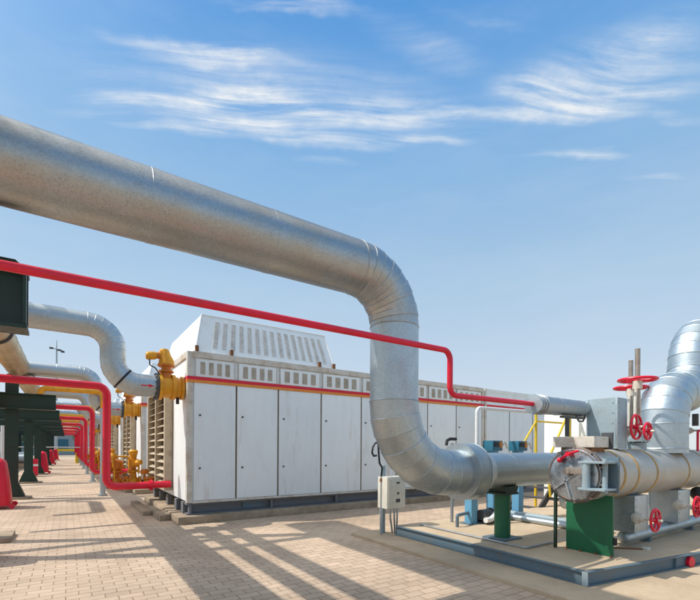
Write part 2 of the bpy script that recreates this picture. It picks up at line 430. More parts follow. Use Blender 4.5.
    sl.build('grille_slat', M['grille'], gg)
    # skid
    k = MB(); bx(k, (.12, .16, .162), (W - .1, .22, .415)); bx(k, (.02, .05, .37), (W, .3, .41)); bx(k, (.02, .05, .162), (W, .3, .19))
    bx(k, (.12, D - .3, .162), (W - .1, D - .2, .41))
    kk = k.build('skid_base', M['skid_grey'], t)
    for x in (.06, 1.9, 3.7, 5.6, 7.4, 9.2):
        w = MB(); bx(w, (x, .04, .19), (x + .05, .158, .37)); w.build('skid_stiffener', M['skid_grey'], kk)
    pl = MB(); bx(pl, (1.25, .13, .2), (1.72, .158, .365)); pl.build('inspection_plate', M['blue_grey'], kk)
    for y in (.02, 1.0, 2.0, 3.0, 3.9):
        w = MB(); bx(w, (.0, y + .31 if y < .1 else y, .162), (.11, (y + .31 if y < .1 else y) + .22, .41), .005); w.build('skid_foot', M['skid_grey'], kk)
    return t
def make_plinth():
    o = V((CXo, CYo, 0))
    mb = MB(); mb.box(o + V((-.2, -.16, -.05)), o + V((9.9, 4.4, .16)), .02)
    mb.box(o + V((-.42, .55, -.05)), o + V((-.203, 2.3, .13)), .018); mb.box(o + V((-.62, 1.5, -.05)), o + V((-.423, 3.9, .10)), .018)
    ob = mb.build('concrete_plinth', M['plinth'])
    return tag(ob, 'low stepped concrete plinth under the nearest white generator container', 'plinth', 'plinths under the generator containers')

CW = ['nearest', 'second', 'third', 'fourth', 'fifth', 'sixth', 'seventh', 'farthest']
cont = make_container(); plinth = make_plinth()

# silver inlet pipe that drops from the rack header to each container
def make_inlet():
    y = 9.6; r = .23
    t = thing('inlet_pipe', 'grey insulated pipe with red flow arrow dropping to the nearest white container', 'pipe', (-1.27, y, 0), 'silver inlet pipes from the rack to the containers')
    pts = [V((-1.02, y, 3.99)), V((.74, y, 3.97)), V((.74, y, 2.87)), V((1.52, y, 2.87))]
    a1 = arc(pts[0], pts[1], pts[2], .44, 7); a2 = arc(pts[1], pts[2], pts[3], .46, 7)
    m = MB(); m.tube([pts[0], a1[0]], r, 32); m.bead((-.3, y, 3.98), (1, 0, 0), r, .007, 32)
    m.build('straight_run', M['galv_row'], t)
    MB().tube([a1[-1], a2[0]], r, 32).build('drop_run', M['galv_row'], t); MB().tube([a2[-1], pts[3]], r, 32).build('straight_run', M['galv_row'], t)
    for a in (a1, a2): MB().gores(a, r, 36, .003, .0035).build('elbow', M['galv_row'], t)
    c = a2[4]; tn = (a2[5] - a2[3]).normalized()
    q = MB(); q.tube([c - tn * .02, c + tn * .02], r + .012, 32); q.build('clamp_band', M['black'], t)
    # red flow arrow wrapped on the pipe's front
    ar = MB(); rr = r + .002
    def sp(x, dz): a = PI / 2 + .12; an = a + dz / rr; return V((x, y - rr * math.sin(an), 2.87 + rr * math.cos(an) * -1 * -1))
    def quad(p): ar.bm.faces.new([ar.bm.verts.new(sp(*k)) for k in p])
    quad([(1.22, -.012), (1.39, -.012), (1.39, .012), (1.22, .012)])
    quad([(1.36, -.04), (1.47, 0.0), (1.47, .0005), (1.36, .04)])
    ar.build('flow_arrow', M['red'], t)
    fr = MB().flange((1.535, y, 2.87), (1, 0, 0), .285, .05, 12, .014); fr.build('end_flange', M['dark_grey'], t)
    return t
def make_valve():
    y = 9.6
    t = thing('control_valve', 'yellow actuated valve on the flank of the nearest white container', 'valve', (1.8, y, 2.6), 'yellow valves at the container inlets')
    b = MB(); b.flange((1.60, y, 2.87), (1, 0, 0), .28, .06, 12, .014); b.flange((1.86, y, 2.87), (1, 0, 0), .27, .06, 12, .014)
    b.cyl((1.62, y, 2.87), (1.85, y, 2.87), .225, seg=28); b.cyl((1.88, y, 2.87), (2.06, y, 2.87), .24, .20, 28); b.flange((2.04, y, 2.87), (1, 0, 0), .25, .045, 10, .012)
    b.build('valve_body', M['yellow'], t)
    n = MB(); n.tube([(1.73, y, 3.06), (1.73, y, 3.16), (1.73, y, 3.2), (1.73, y, 3.32)], [.13, .11, .10, .10], 18); n.flange((1.73, y, 3.20), (0, 0, 1), .15, .03, 8, .01)
    n.flange((1.73, y, 3.33), (0, 0, 1), .17, .04, 8, .011); n.build('bonnet', M['orange'], t)
    a = MB(); a.tube([(1.73, y, 3.35), (1.73, y, 3.43), (1.71, y, 3.52), (1.69, y, 3.62), (1.69, y, 3.67)], [.16, .15, .12, .105, .08], 18)
    a.box((1.60, y - .08, 3.47), (1.78, y + .08, 3.63), .02); a.build('actuator', M['yellow'], t)
    g = MB(); g.cyl((1.62, y - .02, 3.53), (1.50, y - .03, 3.50), .05, seg=14); g.sphere((1.56, y - .02, 3.52), .07); g.build('gear_arm', M['orange'], t)
    h = MB(); h.tube([(1.53, y - .03, 3.51), (1.50, y - .03, 3.51), (1.36, y - .03, 3.49), (1.33, y - .03, 3.49)], [.07, .085, .085, .06], 18); h.build('motor', M['yellow'], t)
    c = MB(); c.tube(fillet([(1.40, y - .05, 3.42), (1.40, y - .05, 3.3), (1.5, y - .1, 3.24), (1.6, y - .15, 3.08)], .06, 5), .013, 8); c.build('hose', M['black'], t)
    d = MB(); d.cyl((1.95, y - .05, 2.66), (1.95, y - .05, 2.52), .035, seg=10); d.build('drain_plug', M['black'], t)
    return t
def make_red():
    y = 10.75; r = .082
    t = thing('gas_pipe', 'red gas pipe running low into the flank of the nearest white container', 'pipe', (.715, y, 0), 'red gas pipes feeding the containers')
    m = MB(); m.tube(fillet([(-2.6, y, 2.95), (.715, y, 2.93), (.715, y, .70), (2.05, y, .71)], .2, 10), r, 20); m.build('pipe_run', M['red'], t)
    f = MB(); f.flange((1.62, y, .708), (1, 0, 0), .125, .05, 8, .012); f.build('flange', M['red'], t)
    return t
def make_yellow():
    y = 15.84; r = .085
    t = thing('vent_pipe', 'yellow hooped pipe with grey lower leg behind the nearest red gas pipe', 'pipe', (.95, y, 0), 'yellow hooped pipes across the walkway')
    m = MB(); m.tube(fillet([(-.70, y, 3.18), (-.70, y, 3.37), (.95, y, 3.37), (.95, y, 2.85)], .17, 9), r, 18); m.build('upper_pipe', M['yellow'], t)
    g = MB(); g.tube([(.95, y, 2.848), (.95, y, .02)], r * .95, 18); g.flange((.95, y, .03), (0, 0, 1), .14, .03, 6, .012); g.build('lower_leg', M['galv_row'], t)
    return t
def make_train():
    x, y = 1.25, 12.7
    t = thing('valve_train', 'cluster of yellow and orange gas valves on a bracket by the nearest container grille', 'valves', (x, y, 0), 'yellow gas valve trains between the containers')
    p = MB(); p.tube([(.86, y, .64), (2.05, y, .64)], .07, 16); p.flange((.88, y, .64), (1, 0, 0), .13, .05, 8); p.build('inlet_pipe', M['dark_grey'], t)
    p = MB(); p.tube(fillet([(1.02, y - .12, .72), (1.02, y - .12, 1.34), (1.36, y - .12, 1.34), (1.36, y - .12, .9)], .06, 5), .022, 10); p.build('bypass_tube', M['yellow'], t)
    for qx, qz, r_ in ((.98, 1.36, .07), (1.58, 1.18, .08), (1.72, .93, .09)):
        p = MB(); p.tube([(qx, y - .2, qz - .06), (qx, y - .2, qz), (qx, y - .2, qz + .07)], [r_, r_ * 1.25, r_ * .8], 14); p.cyl((qx, y - .2, qz - .3), (qx, y - .2, qz - .05), .025, seg=8); p.build('pilot_valve', M['orange' if qx > 1.6 else 'yellow'], t)
    for i, dx in enumerate((-.18, .22)):
        b = MB(); b.sphere((x + dx, y, .66), .15, (1, 1, 1)); b.flange((x + dx - .16, y, .64), (1, 0, 0), .16, .05, 8); b.flange((x + dx + .16, y, .64), (1, 0, 0), .16, .05, 8)
        b.tube([(x + dx, y, .75), (x + dx, y, .98)], [.09, .07], 14); b.flange((x + dx, y, .95), (0, 0, 1), .14, .04, 8)
        b.build('valve_body', M['orange' if i == 0 else 'yellow'], t)
    a = MB(); a.tube([(x - .18, y, .97), (x - .18, y, 1.05), (x - .18, y, 1.2), (x - .18, y, 1.26)], [.1, .16, .16, .09], 16); a.build('diaphragm_head', M['orange'], t)
    a = MB(); a.tube([(x + .22, y, .97), (x + .22, y, 1.3), (x + .22, y, 1.48), (x + .22, y, 1.52)], [.06, .08, .12, .08], 16); a.box((x + .10, y - .1, 1.05), (x + .34, y + .1, 1.27), .02); a.build('actuator', M['yellow'], t)
    a = MB(); a.disc_wheel((x + .02, y - .3, .8), (0, -1, .2), .13, .014, 5); a.cyl((x + .02, y - .3, .8), (x + .02, y - .05, .76), .02, seg=8); a.build('handwheel', M['orange'], t)
    a = MB(); a.tube([(x - .42, y - .05, .9), (x - .42, y - .05, 1.2)], .1, 14); a.cyl((x - .42, y - .05, .62), (x - .42, y - .05, .9), .04, seg=10); a.build('filter_pot', M['yellow'], t)
    a = MB(); a.tube([(x + .62, y - .2, .46), (x + .62, y - .2, .5), (x + .62, y - .2, .54), (x + .62, y - .2, .72), (x + .62, y - .2, .74)], [.06, .06, .15, .15, .1], 16); a.flange((x + .62, y - .2, .76), (0, 0, 1), .18, .04, 8); a.build('regulator', M['orange'], t)
    a = MB(); a.box((x - .4, y - .04, .50), (2.07, y + .04, .56)); a.build('bracket', M['dark_grey'], t)
    return t
protos = [(cont, lambda k: '%s white generator container back along the walkway, only its end showing' % CW[k]),
          (plinth, lambda k: 'low stepped concrete plinth under the %s white generator container' % CW[k]),
          (make_inlet(), lambda k: 'grey insulated pipe with red flow arrow dropping to the %s white container' % CW[k]),
          (make_valve(), lambda k: 'yellow actuated valve on the flank of the %s white container' % CW[k]),
          (make_red(), lambda k: 'red gas pipe running low into the flank of the %s white container' % CW[k]),
          (make_yellow(), lambda k: 'yellow hooped pipe with grey lower leg behind the %s red gas pipe' % CW[k]),
          (make_train(), lambda k: 'cluster of yellow and orange gas valves on a bracket by the %s container grille' % CW[k])]
for root, lab in protos:
    base = V(root.location)
    for k in range(1, NROW):
        copy_thing(root, base + V((0, PITCH * k, 0)), lab(k), FRONT if k > 1 else ())

# plainer module that continues the nearest container's front
t = thing('equipment_module', 'plain pale grey module continuing the nearest container behind the blue valves', 'container', (11.64, CYo, 0))
MB().box((11.66, CYo + .02, .40), (18.5, CYo + 4.2, 3.60), .012).build('body', M['container'], t)
MB().box((11.64, CYo - .01, .40), (11.72, CYo + .1, 3.63), .006).build('corner_post', M['trim'], t)
MB().box((11.73, CYo, 2.965), (18.5, CYo + .018, 3.03)).build('orange_stripe', M['stripe_orange'], t)
MB().box((11.73, CYo + .001, 3.031), (18.5, CYo + .018, 3.095)).build('red_stripe', M['red'], t)
MB().box((11.73, CYo + .01, 3.52), (18.5, CYo + .12, 3.63), .006).build('top_rail', M['container'], t)
MB().box((11.75, CYo + .1, .0), (18.4, CYo + 4.1, .398)).build('skid_base', M['skid_grey'], t)
for x in (13.0, 14.4, 15.8, 17.2): MB().box((x - .01, CYo + .008, .5), (x + .01, CYo + .03, 2.95)).build('door_seam', M['seam'], t)

# ------------------------------------------------------------------ left pipe rack
HX, HZ = -1.27, 4.0
t = thing('header_pipe', 'large silver header pipe carried on dark green posts left of the walkway', 'pipe', (HX, 3, 0))
m = MB(); m.tube([(HX, 4.2, HZ), (HX, 64, HZ)], .30, 36)
for i in range(49): m.bead((HX, 5.1 + i * 1.2, HZ), (0, 1, 0), .30, .007, 36)
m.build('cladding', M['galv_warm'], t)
m = MB()
for k in range(NROW + 1): m.flange((HX, 9.6 + PITCH * k + 1.5, HZ), (0, 1, 0), .345, .06, 14, .016)
m.build('flange', M['dark_grey'], t)
t = MB().tube(fillet([(-2.6, 13.0, 3.42), (-1.75, 13.0, 3.42), (-1.75, 15.4, 3.42), (-1.75, 15.4, 2.6)], .2, 7), .13, 24).build('pipe_spool', M['yellow'])
tag(t, 'short yellow pipe spool at the left picture edge below the silver header', 'pipe')

def i_beam(mb, p0, p1, w, h, tf=.03, tw=.03, up=(0, 0, 1)):
    u = V(up).normalized(); p0, p1 = V(p0), V(p1)
    mb.beam(p0, p1, tw, h - 2 * tf - .002, up); mb.beam(p0 + u * (h - tf) / 2, p1 + u * (h - tf) / 2, w, tf, up); mb.beam(p0 - u * (h - tf) / 2, p1 - u * (h - tf) / 2, w, tf, up)
def make_rack(y, label, bracket=True):
    t = thing('rack_frame', label, 'pipe rack', (-1.4, y, 0), 'dark green rack frames beside the walkway')
    for x in (-1.4, -4.2):
        c = MB(); c.box((x - .15, y - .15, .07), (x + .15, y - .12, 3.58)); c.box((x - .15, y + .12, .07), (x + .15, y + .15, 3.58)); c.box((x - .018, y - .118, .07), (x + .018, y + .118, 3.58))
        for s in (-1, 1):
            c.prism([(x + s * .15, y - .16, .07), (x + s * .33, y - .16, .07), (x + s * .33, y + .16, .07), (x + s * .15, y + .16, .07)][::s], [(x + s * .148, y - .13, .5), (x + s * .16, y - .13, .5), (x + s * .16, y + .13, .5), (x + s * .148, y + .13, .5)][::s])
        c.build('column', M['dark_green'], t)
        q = MB(); q.box((x - .42, y - .3, -.03), (x + .48, y + .3, .068), .01); q.build('footing', M['plinth'], t)
    if bracket:
        b = MB(); i_beam(b, (-4.4, y - .28, 2.94), (-.31, y - .28, 2.94), .26, .47, .035); b.build('bracket_beam', M['dark_green'], t)
    s = MB(); s.box((-4.3, y - .13, 3.582), (-.85, y + .13, 3.645)); s.build('saddle_beam', M['dark_green'], t)
    s = MB(); s.prism([(HX - .2, y - .1, 3.648), (HX + .2, y - .1, 3.648), (HX + .2, y + .1, 3.648), (HX - .2, y + .1, 3.648)], [(HX - .26, y - .1, 3.76), (HX + .26, y - .1, 3.76), (HX + .26, y + .1, 3.76), (HX - .26, y + .1, 3.76)])
    s.build('pipe_shoe', M['rust'], t)
    return t
def rl(k): return 'dark green rack post with projecting beam beside the walkway, %s from the front' % ORD[k]
r0 = make_rack(16.2, rl(0))
for k in range(1, 7): copy_thing(r0, (-1.4, 16.2 + 6.6 * k, 0), rl(k))
# unseen end frame added nearest the camera: tall column, upper tiers that throw the striped shadows on the paving
t = thing('shadow_tower', 'tall dark green unseen pipe tower added left of the picture edge to throw shadow stripes', 'pipe rack', (-1.5, 9.3, 0))
for (x, y) in ((-1.5, 9.3), (-4.3, 9.3), (-1.5, .6), (-4.3, .6)):
    MB().box((x - .1, y - .1, .05), (x + .1, y + .1, 8.05)).build('column', M['dark_green'], t)
for y in (9.3, .6):
    for z in (3.62, 5.9, 8.0):
        q = MB(); i_beam(q, (-4.4, y, z + .02), (-1.39, y, z + .02), .16, .2, .02); q.build('cross_beam', M['dark_green'], t)
tag(MB().box((-1.95, 8.9, -.03), (-.78, 9.7, .075), .012).build('footing', M['plinth']), 'concrete footing at the left edge of the paving', 'footing')
for nm, lab, x, z, r, mt in (('upper_pipe', 'slim silver pipe, unseen, added on the middle tier of the tall rack for its shadow', -2.09, 6.17, .12, 'galv_row'),
                             ('upper_pipe', 'thicker silver pipe, unseen, added on the middle tier of the tall rack for its shadow', -1.64, 6.2, .14, 'galv_row'),
                             ('shadow_duct', 'wide silver duct, unseen, added along the top of the tall rack to shade the paving', -1.7, 8.62, .5, 'galv_row')):
    m = MB(); m.tube([(x, -3, z), (x, 10.7, z)], r, 28)
    for i in range(11): m.bead((x, -2 + 1.2 * i, z), (0, 1, 0), r, .007, 28)
    tag(m.build(nm, M[mt]), lab, 'pipe')
# bracket beam at the left edge of the picture
t = thing('rack_beam', 'heavy dark green beam end sticking in at the left edge under the long red pipe', 'beam', (-1.4, 4.9, 0))
b = MB(); i_beam(b, (-4.4, 4.9, 2.935), (-.31, 4.9, 2.935), .30, .56, .035); b.build('beam', M['dark_green'], t)
b = MB()
for x in (-.33, -1.2): b.box((x - .012, 4.9 - .13, 2.70), (x + .012, 4.9 + .13, 3.17))
b.build('web_plate', M['dark_green'], t)
b = MB(); b.box((-1.55, 4.78, .0), (-1.25, 5.02, 2.65)); b.build('column', M['dark_green'], t)
b = MB(); b.prism([(-1.6, 4.82, 3.217), (-.33, 4.82, 3.217), (-.33, 4.98, 3.217), (-1.6, 4.98, 3.217)], [(-1.6, 4.82, 3.28), (-.40, 4.82, 3.28), (-.40, 4.98, 3.28), (-1.6, 4.98, 3.28)]); b.build('wear_pad', M['dark_green'], t)

# ------------------------------------------------------------------ big overhead pipe
PY, PR = 4.1, .305
t = thing('insulated_pipe', 'huge galvanised overhead pipe bending down and back to the right', 'pipe', (3.42, PY, 0))
P = [V((-4.5, PY, 3.745)), V((3.42, PY, 3.735)), V((3.42, PY, 1.27)), V((7.6, PY, 1.27))]
A1 = arc(P[0], P[1], P[2], .62, 9); A2 = arc(P[1], P[2], P[3], .92, 8)
def cladding(mb, a, b, r, step=1.25, off=.3, seg=56):
    a, b = V(a), V(b); d = (b - a); n = d.normalized(); mb.tube([a, b], r, seg); s = off
    while s < d.length:
        c = a + n * s; mb.tube([c - n * .03, c + n * .03], r + .0025, seg); mb.bead(c - n * .03, n, r - .001, .0030, seg, 5); s += step
    return mb
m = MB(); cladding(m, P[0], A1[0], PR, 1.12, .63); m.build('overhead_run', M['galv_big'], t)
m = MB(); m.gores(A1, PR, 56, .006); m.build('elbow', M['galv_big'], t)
m = MB(); cladding(m, A1[-1], A2[0], PR, 1.3, .95); m.build('vertical_run', M['galv_new'], t)
m = MB(); m.gores(A2, PR + .006, 56, .007); m.build('elbow', M['galv_mid'], t)
ex = A2[-1].x
m = MB(); m.tube([(ex, PY, 1.27), (4.62, PY, 1.27)], PR + .006, 56); m.bead((ex, PY, 1.27), (1, 0, 0), PR + .008, .008, 56)
m.build('horizontal_stub', M['galv_mid'], t)
m = MB(); m.tube([(4.60, PY, 1.27), (4.605, PY, 1.27), (4.86, PY, 1.27), (5.14, PY, 1.27)], [PR, .405, .405, .272], 56); m.bead((4.86, PY, 1.27), (1, 0, 0), .405, .007, 56)
m.build('reducer_collar', M['galv_mid'], t)
m = MB(); cladding(m, (5.13, PY, 1.27), (7.8, PY, 1.27), .268, 1.1, .55); m.build('outlet_run', M['galv_mid'], t)

# round green pipe support beneath it
t = thing('pipe_support', 'round green pipe stand under the big grey pipe on the skid deck', 'support', (5.62, PY, .21))
MB().cyl((5.62, PY, .235), (5.62, PY, .90), .12, seg=28).build('post', M['green'], t)
MB().box((5.40, PY - .2, .212), (5.84, PY + .2, .235), .004).build('base_plate', M['blue_grey'], t)
m = MB(); m.box((5.44, PY - .16, .90), (5.80, PY + .16, .93)); m.box((5.50, PY - .02, .931), (5.74, PY + .02, 1.02)); m.prism([(5.48, PY - .16, .932), (5.76, PY - .16, .932), (5.76, PY + .16, .932), (5.48, PY + .16, .932)], [(5.46, PY - .17, 1.03), (5.78, PY - .17, 1.03), (5.78, PY + .17, 1.03), (5.46, PY + .17, 1.03)])
m.build('saddle', M['dark_green'], t)

# long thin red pipe
RY, RR = 3.2, .031
t = thing('gas_pipe', 'long thin red pipe crossing the picture and stepping down into a silver sleeve', 'pipe', (3.45, RY, 0))
m = MB(); m.tube(fillet([(-4.5, RY, 2.665), (3.46, RY, 2.665), (3.46, RY, 2.185), (5.06, RY, 2.185)], .10, 10), RR, 20); m.build('pipe_run', M['red'], t)

# silver sleeve with end cap
t = thing('sleeve_pipe', 'short grey insulated pipe that swallows the end of the long red pipe', 'pipe', (5.0, RY, 0))
m = MB(); m.tube([(5.02, RY, 2.185), (6.75, RY, 2.185)], .118, 36)
for x in (5.55, 6.1): m.bead((x, RY, 2.185), (1, 0, 0), .118, .005, 36)
m.build('cladding', M['galv_small'], t)
m = MB(); m.tube([(4.99, RY, 2.185), (5.0, RY, 2.185), (5.03, RY, 2.185)], [.03, .128, .128], 36); m.build('end_cap', M['galv_new'], t)
m = MB()
for x in (5.06, 5.12, 5.18): m.bead((x, RY, 2.185), (1, 0, 0), .122, .011, 36, 8)
m.build('clamp_ring', M['galv_small'], t)
t = thing('pipe_clamp_stand', 'slim dark post with clamp holding up the short silver pipe', 'support', (5.7, RY - .06, 1.78))
MB().cyl((5.72, RY - .06, 1.775), (5.72, RY - .06, 2.06), .03, seg=12).build('post', M['dark_grey'], t)
m = MB(); m.box((5.58, RY - .09, 2.03), (6.15, RY - .03, 2.055)); m.tube(fillet([(5.95, RY - .06, 2.07), (6.02, RY - .06, 2.0), (6.14, RY - .06, 2.0), (6.2, RY - .06, 2.1)], .03, 5), .012, 8); m.build('clamp', M['dark_grey'], t)

# ------------------------------------------------------------------ skid
SX, SY0, SY1, SXE = 4.86, 2.42, 5.80, 13.0
t = thing('equipment_skid', 'blue grey steel skid frame with concrete deck carrying the vessel and valves', 'skid', (SX, SY0, 0))
SK = -.162
def fy(x): return SY0 + SK * (x - SX)          # the front edge runs slightly askew
def channel(a, b, nin, z0=.051, z1=.212, lip=.055, th=.012):
    a, b, n = V((*a, 0)), V((*b, 0)), V((*nin, 0)).normalized(); mb = MB(); zz = V((0, 0, 1))
    mb.beam(a + n * .04 + zz * (z0 + z1) / 2, b + n * .04 + zz * (z0 + z1) / 2, th, z1 - z0 - 2 * th - .002)
    for z in (z0 + th / 2, z1 - th / 2): mb.beam(a + n * lip / 2 + zz * z, b + n * lip / 2 + zz * z, lip, th)
    return mb
fd = V((1, SK, 0)).normalized(); fn = V((-fd.y, fd.x, 0))
front = channel((SX + .002, fy(SX)), (SXE, fy(SXE)), (fn.x, fn.y)).build('front_channel', M['blue_grey'], t)
for x in (6.55, 8.3, 10):
    m = MB(); m.beam(V((x, fy(x) + .018, .064)), V((x, fy(x) + .018, .199)), .03, .012, (1, 0, 0)); m.build('stiffener', M['blue_grey'], front)
channel((SX, SY0 + .073), (SX, SY1), (1, 0)).build('side_channel', M['blue_grey'], t)
MB().box((SX - .004, SY0 + .004, .053), (SX + .012, SY0 + .068, .21)).build('corner_plate', M['pale_blue_grey'], t)
dk = [(SX + .058, fy(SX) + .05), (SXE, fy(SXE) + .056), (SXE, SY1), (SX + .058, SY1)]
MB().prism([(x, y, .06) for x, y in dk], [(x, y, .2135) for x, y in dk]).build('deck', M['slab'], t)
m = MB(); x = 6.87; m.cyl(V((x, fy(x), .11)) - fn * .012, V((x, fy(x), .11)) + fn * .03, .07, seg=24); m.build('red_cap', M['red'], t)

# ------------------------------------------------------------------ pressure vessel
VY, VZ, VR = 2.86, 1.27, .335
t = thing('pressure_vessel', 'long horizontal grey pressure vessel with ochre straps and a hinged round end door', 'vessel', (5.4, VY, .2))
m = MB(); m.tube([(5.47, VY, VZ), (12.6, VY, VZ)], VR, 64); m.build('shell', M['vessel'], t)
for x in (6.0, 6.40, 7.0, 8.2, 8.95, 9.9): MB().tube([(x - .026, VY, VZ), (x - .022, VY, VZ), (x + .022, VY, VZ), (x + .026, VY, VZ)], [VR, VR + .007, VR + .007, VR], 64).build('strap', M['ochre'], t)
m = MB(); m.tube([(5.40, VY, VZ), (5.405, VY, VZ), (5.455, VY, VZ), (5.468, VY, VZ)], [VR + .015, VR + .024, VR + .024, VR], 64); m.build('end_flange', M['steel_rim'], t)
# end door
d = MB(); d.tube([(5.395, VY, VZ), (5.365, VY, VZ), (5.352, VY, VZ), (5.34, VY, VZ)], [.335, .335, .30, .05], 64)
door = d.build('end_door', M['door_steel'], t, 50)
m = MB(); m.bead((5.36, VY, VZ), (1, 0, 0), .318, .012, 64, 8); m.build('door_rim', M['steel_rim'], door)
m = MB(); m.beam((5.33, VY + .24, VZ - .2), (5.33, VY - .06, VZ + .02), .02, .03, (1, 0, 0)); m.beam((5.33, VY + .02, VZ - .29), (5.33, VY + .10, VZ - .02), .02, .03, (1, 0, 0)); m.build('stiffener', M['door_steel'], door)
m = MB(); m.tube([(5.31, VY + .14, VZ + .20), (5.27, VY + .02, VZ + .27), (5.29, VY - .10, VZ + .31)], .017, 10); m.sphere((5.31, VY + .15, VZ + .19), .035); m.cyl((5.36, VY + .02, VZ + .27), (5.25, VY + .02, VZ + .27), .03, seg=12); m.build('latch_handle', M['red'], door)
m = MB(); m.cyl((5.33, VY + .03, VZ + .05), (5.23, VY + .03, VZ + .05), .06, .045, 20); m.box((5.24, VY - .20, VZ + .02), (5.31, VY + .0, VZ + .1), .008); m.build('door_hub', M['stem'], door)
hg = MB(); hg.box((5.20, VY - .45, VZ + .16), (5.56, VY - .14, VZ + .185), .003)
hinge = hg.build('hinge_bracket', M['pale_blue_grey'], t)
m = MB(); m.box((5.20, VY - .45, VZ - .165), (5.56, VY - .14, VZ - .14), .003); m.build('hinge_plate', M['pale_blue_grey'], t)
m = MB(); m.tube([(5.25, VY - .215, VZ - .139), (5.25, VY - .215, VZ + .159)], .045, 20); m.build('hinge_arm', M['pale_blue_grey'], hinge)
m = MB(); m.cyl((5.34, VY - .39, VZ - .20), (5.34, VY - .39, VZ + .22), .03, seg=16); m.build('hinge_pin', M['pale_blue_grey'], hinge)
m = MB(); m.box((5.50, VY - .47, VZ - .20), (5.54, VY - .30, VZ + .24), .004); m.build('side_plate', M['blue_grey'], hinge)
m = MB(); m.box((5.40, VY - .34, VZ - .139), (5.48, VY - .20, VZ + .159), .004); m.build('hinge_block', M['black'], hinge)

for k in range(10):
    a = 2 * PI * k / 10 + .3; cy, cz = VY + math.cos(a) * (VR + .012), VZ + math.sin(a) * (VR + .012)
    MB().cyl((5.375, cy, cz), (5.50, cy, cz), .016, seg=8).build('closure_bolt', M['stem'], t)
t = thing('saddle_support', 'flat dark green plate support under the end of the pressure vessel', 'support', (5.8, VY, .21))
m = MB(); m.box((5.76, VY - .29, .225), (5.80, VY + .31, 1.0), .004); m.build('plate', M['green'], t)
MB().box((5.80, VY + .26, .226), (6.05, VY + .28, .95)).build('gusset', M['green'], t)
m = MB(); m.box((5.70, VY - .36, .21), (6.1, VY + .34, .2245)); m.build('base_plate', M['slab'], t)
m = MB(); m.box((5.765, VY - .332, .38), (5.80, VY - .292, .47), .006); m.build('earth_lug', M['black'], t)
m = MB(); m.beam((5.72, VY + .44, .212), (5.72, VY + .44, 1.1), .035, .035); m.build('brace_bar', M['dark_green'], t)

for yy in (VY - .29, VY - .1, VY + .1, VY + .28):
    MB().cyl((5.73, yy, .2246), (5.73, yy, .25), .014, seg=6).build('anchor_bolt', M['rust'], bpy.data.objects['saddle_support'])
t = thing('cable_conduit', 'thin grey conduit running along the deck to the low valve boxes', 'conduit', (6.4, 3.6, .21))
MB().tube(fillet([(5.25, 5.55, .235), (5.25, 3.45, .235), (6.3, 3.45, .235), (6.3, 3.12, .235), (7.4, 3.12, .235)], .06, 5), .014, 8).build('conduit_run', M['galv_small'], t)
t = thing('instrument_line', 'thin steel instrument tube looping over the vessel top behind the box', 'tube', (6.7, 3.0, 1.6))
MB().tube(fillet([(6.58, 3.0, 1.58), (6.58, 3.0, 1.72), (6.95, 3.05, 1.72), (6.95, 3.05, 1.58)], .04, 5), .010, 8).build('tube', M['stem'], t)
t = thing('flanged_line', 'small flanged grey pipe with blue valve standing on the deck behind the vessel', 'pipe', (8.6, 4.2, .21))
MB().tube(fillet([(9.6, 4.6, .45), (8.2, 4.6, .45), (8.2, 4.6, 1.25), (9.8, 4.6, 1.25)], .14, 6), .055, 16).build('pipe_run', M['galv_row'], t)
for z in (.66, .84): MB().flange((8.2, 4.6, z), (0, 0, 1), .11, .03, 8, .01).build('flange', M['blue_grey'], t)
MB().sphere((8.2, 4.6, .75), .10).build('valve_ball', M['sky_blue'], t)
# deck-level drain pipe below the vessel
t = thing('drain_pipe', 'low silver drain pipe lying on the deck below the vessel', 'pipe', (6.7, 2.8, .21))
m = MB(); cladding(m, (6.62, 2.80, .345), (12.4, 2.80, .345), .092, .9, .75, 32); m.sphere((6.62, 2.80, .345), .092, (.5, 1, 1)); m.build('cladding', M['galv_new'], t)
m = MB()
for x in (7.3, 9.0, 10.7): m.box((x - .04, 2.72, .21), (x + .04, 2.88, .27))
m.build('foot', M['blue_grey'], t)
# flat bar lying on the deck
t = tag(MB().beam((6.05, 3.1, .222), (6.62, 2.56, .222), .035, .02).build('flat_bar', M['rust']), 'rusty flat bar lying across the deck in front of the low drain pipe', 'bar')
t = tag(MB().box((6.6, 2.50, .21), (6.72, 2.58, .245), .01).build('rag', M['cabinet']), 'small pale block at the end of the rusty bar on the deck edge', 'block')

def insulation_box(x0, x1, y0, y1, z0, z1, label, mat='pale_blue_grey', lid=.012):
    t = thing('insulation_box', label, 'box', ((x0 + x1) / 2, (y0 + y1) / 2, z0))
    MB().box((x0, y0, z0), (x1, y1, z1), .008).build('casing', M[mat], t)
    for (a, b) in (((x0 - .006, y0 - .006), (x0 + .02, y0 + .02)), ((x0 - .006, y1 - .02), (x0 + .02, y1 + .006)), ((x1 - .02, y0 - .006), (x1 + .006, y0 + .02))):
        m = MB(); m.box((a[0], a[1], z0 + .004), (b[0], b[1], z1 - .004), .003); m.build('corner_trim', M['galv_new'], t)
    m = MB(); n = 5
    for i in range(n):
        z = z0 + (z1 - z0) * (i + .5) / n
        m.cyl((x0 - .008, y0 + .05, z), (x0 + .01, y0 + .05, z), .007, seg=8); m.cyl((x0 + .05, y0 - .008, z), (x0 + .05, y0 + .01, z), .007, seg=8)
    m.build('rivet', M['galv_small'], t)
    return t
insulation_box(6.25, 6.54, 2.74, 3.14, VZ + VR + .004, 2.32, 'tall pale blue grey sheet metal box standing on top of the vessel')
insulation_box(6.50, 6.92, 2.62, 3.02, .44, .955, 'grey sheet metal box under the vessel next to the green plate', 'galv_row')
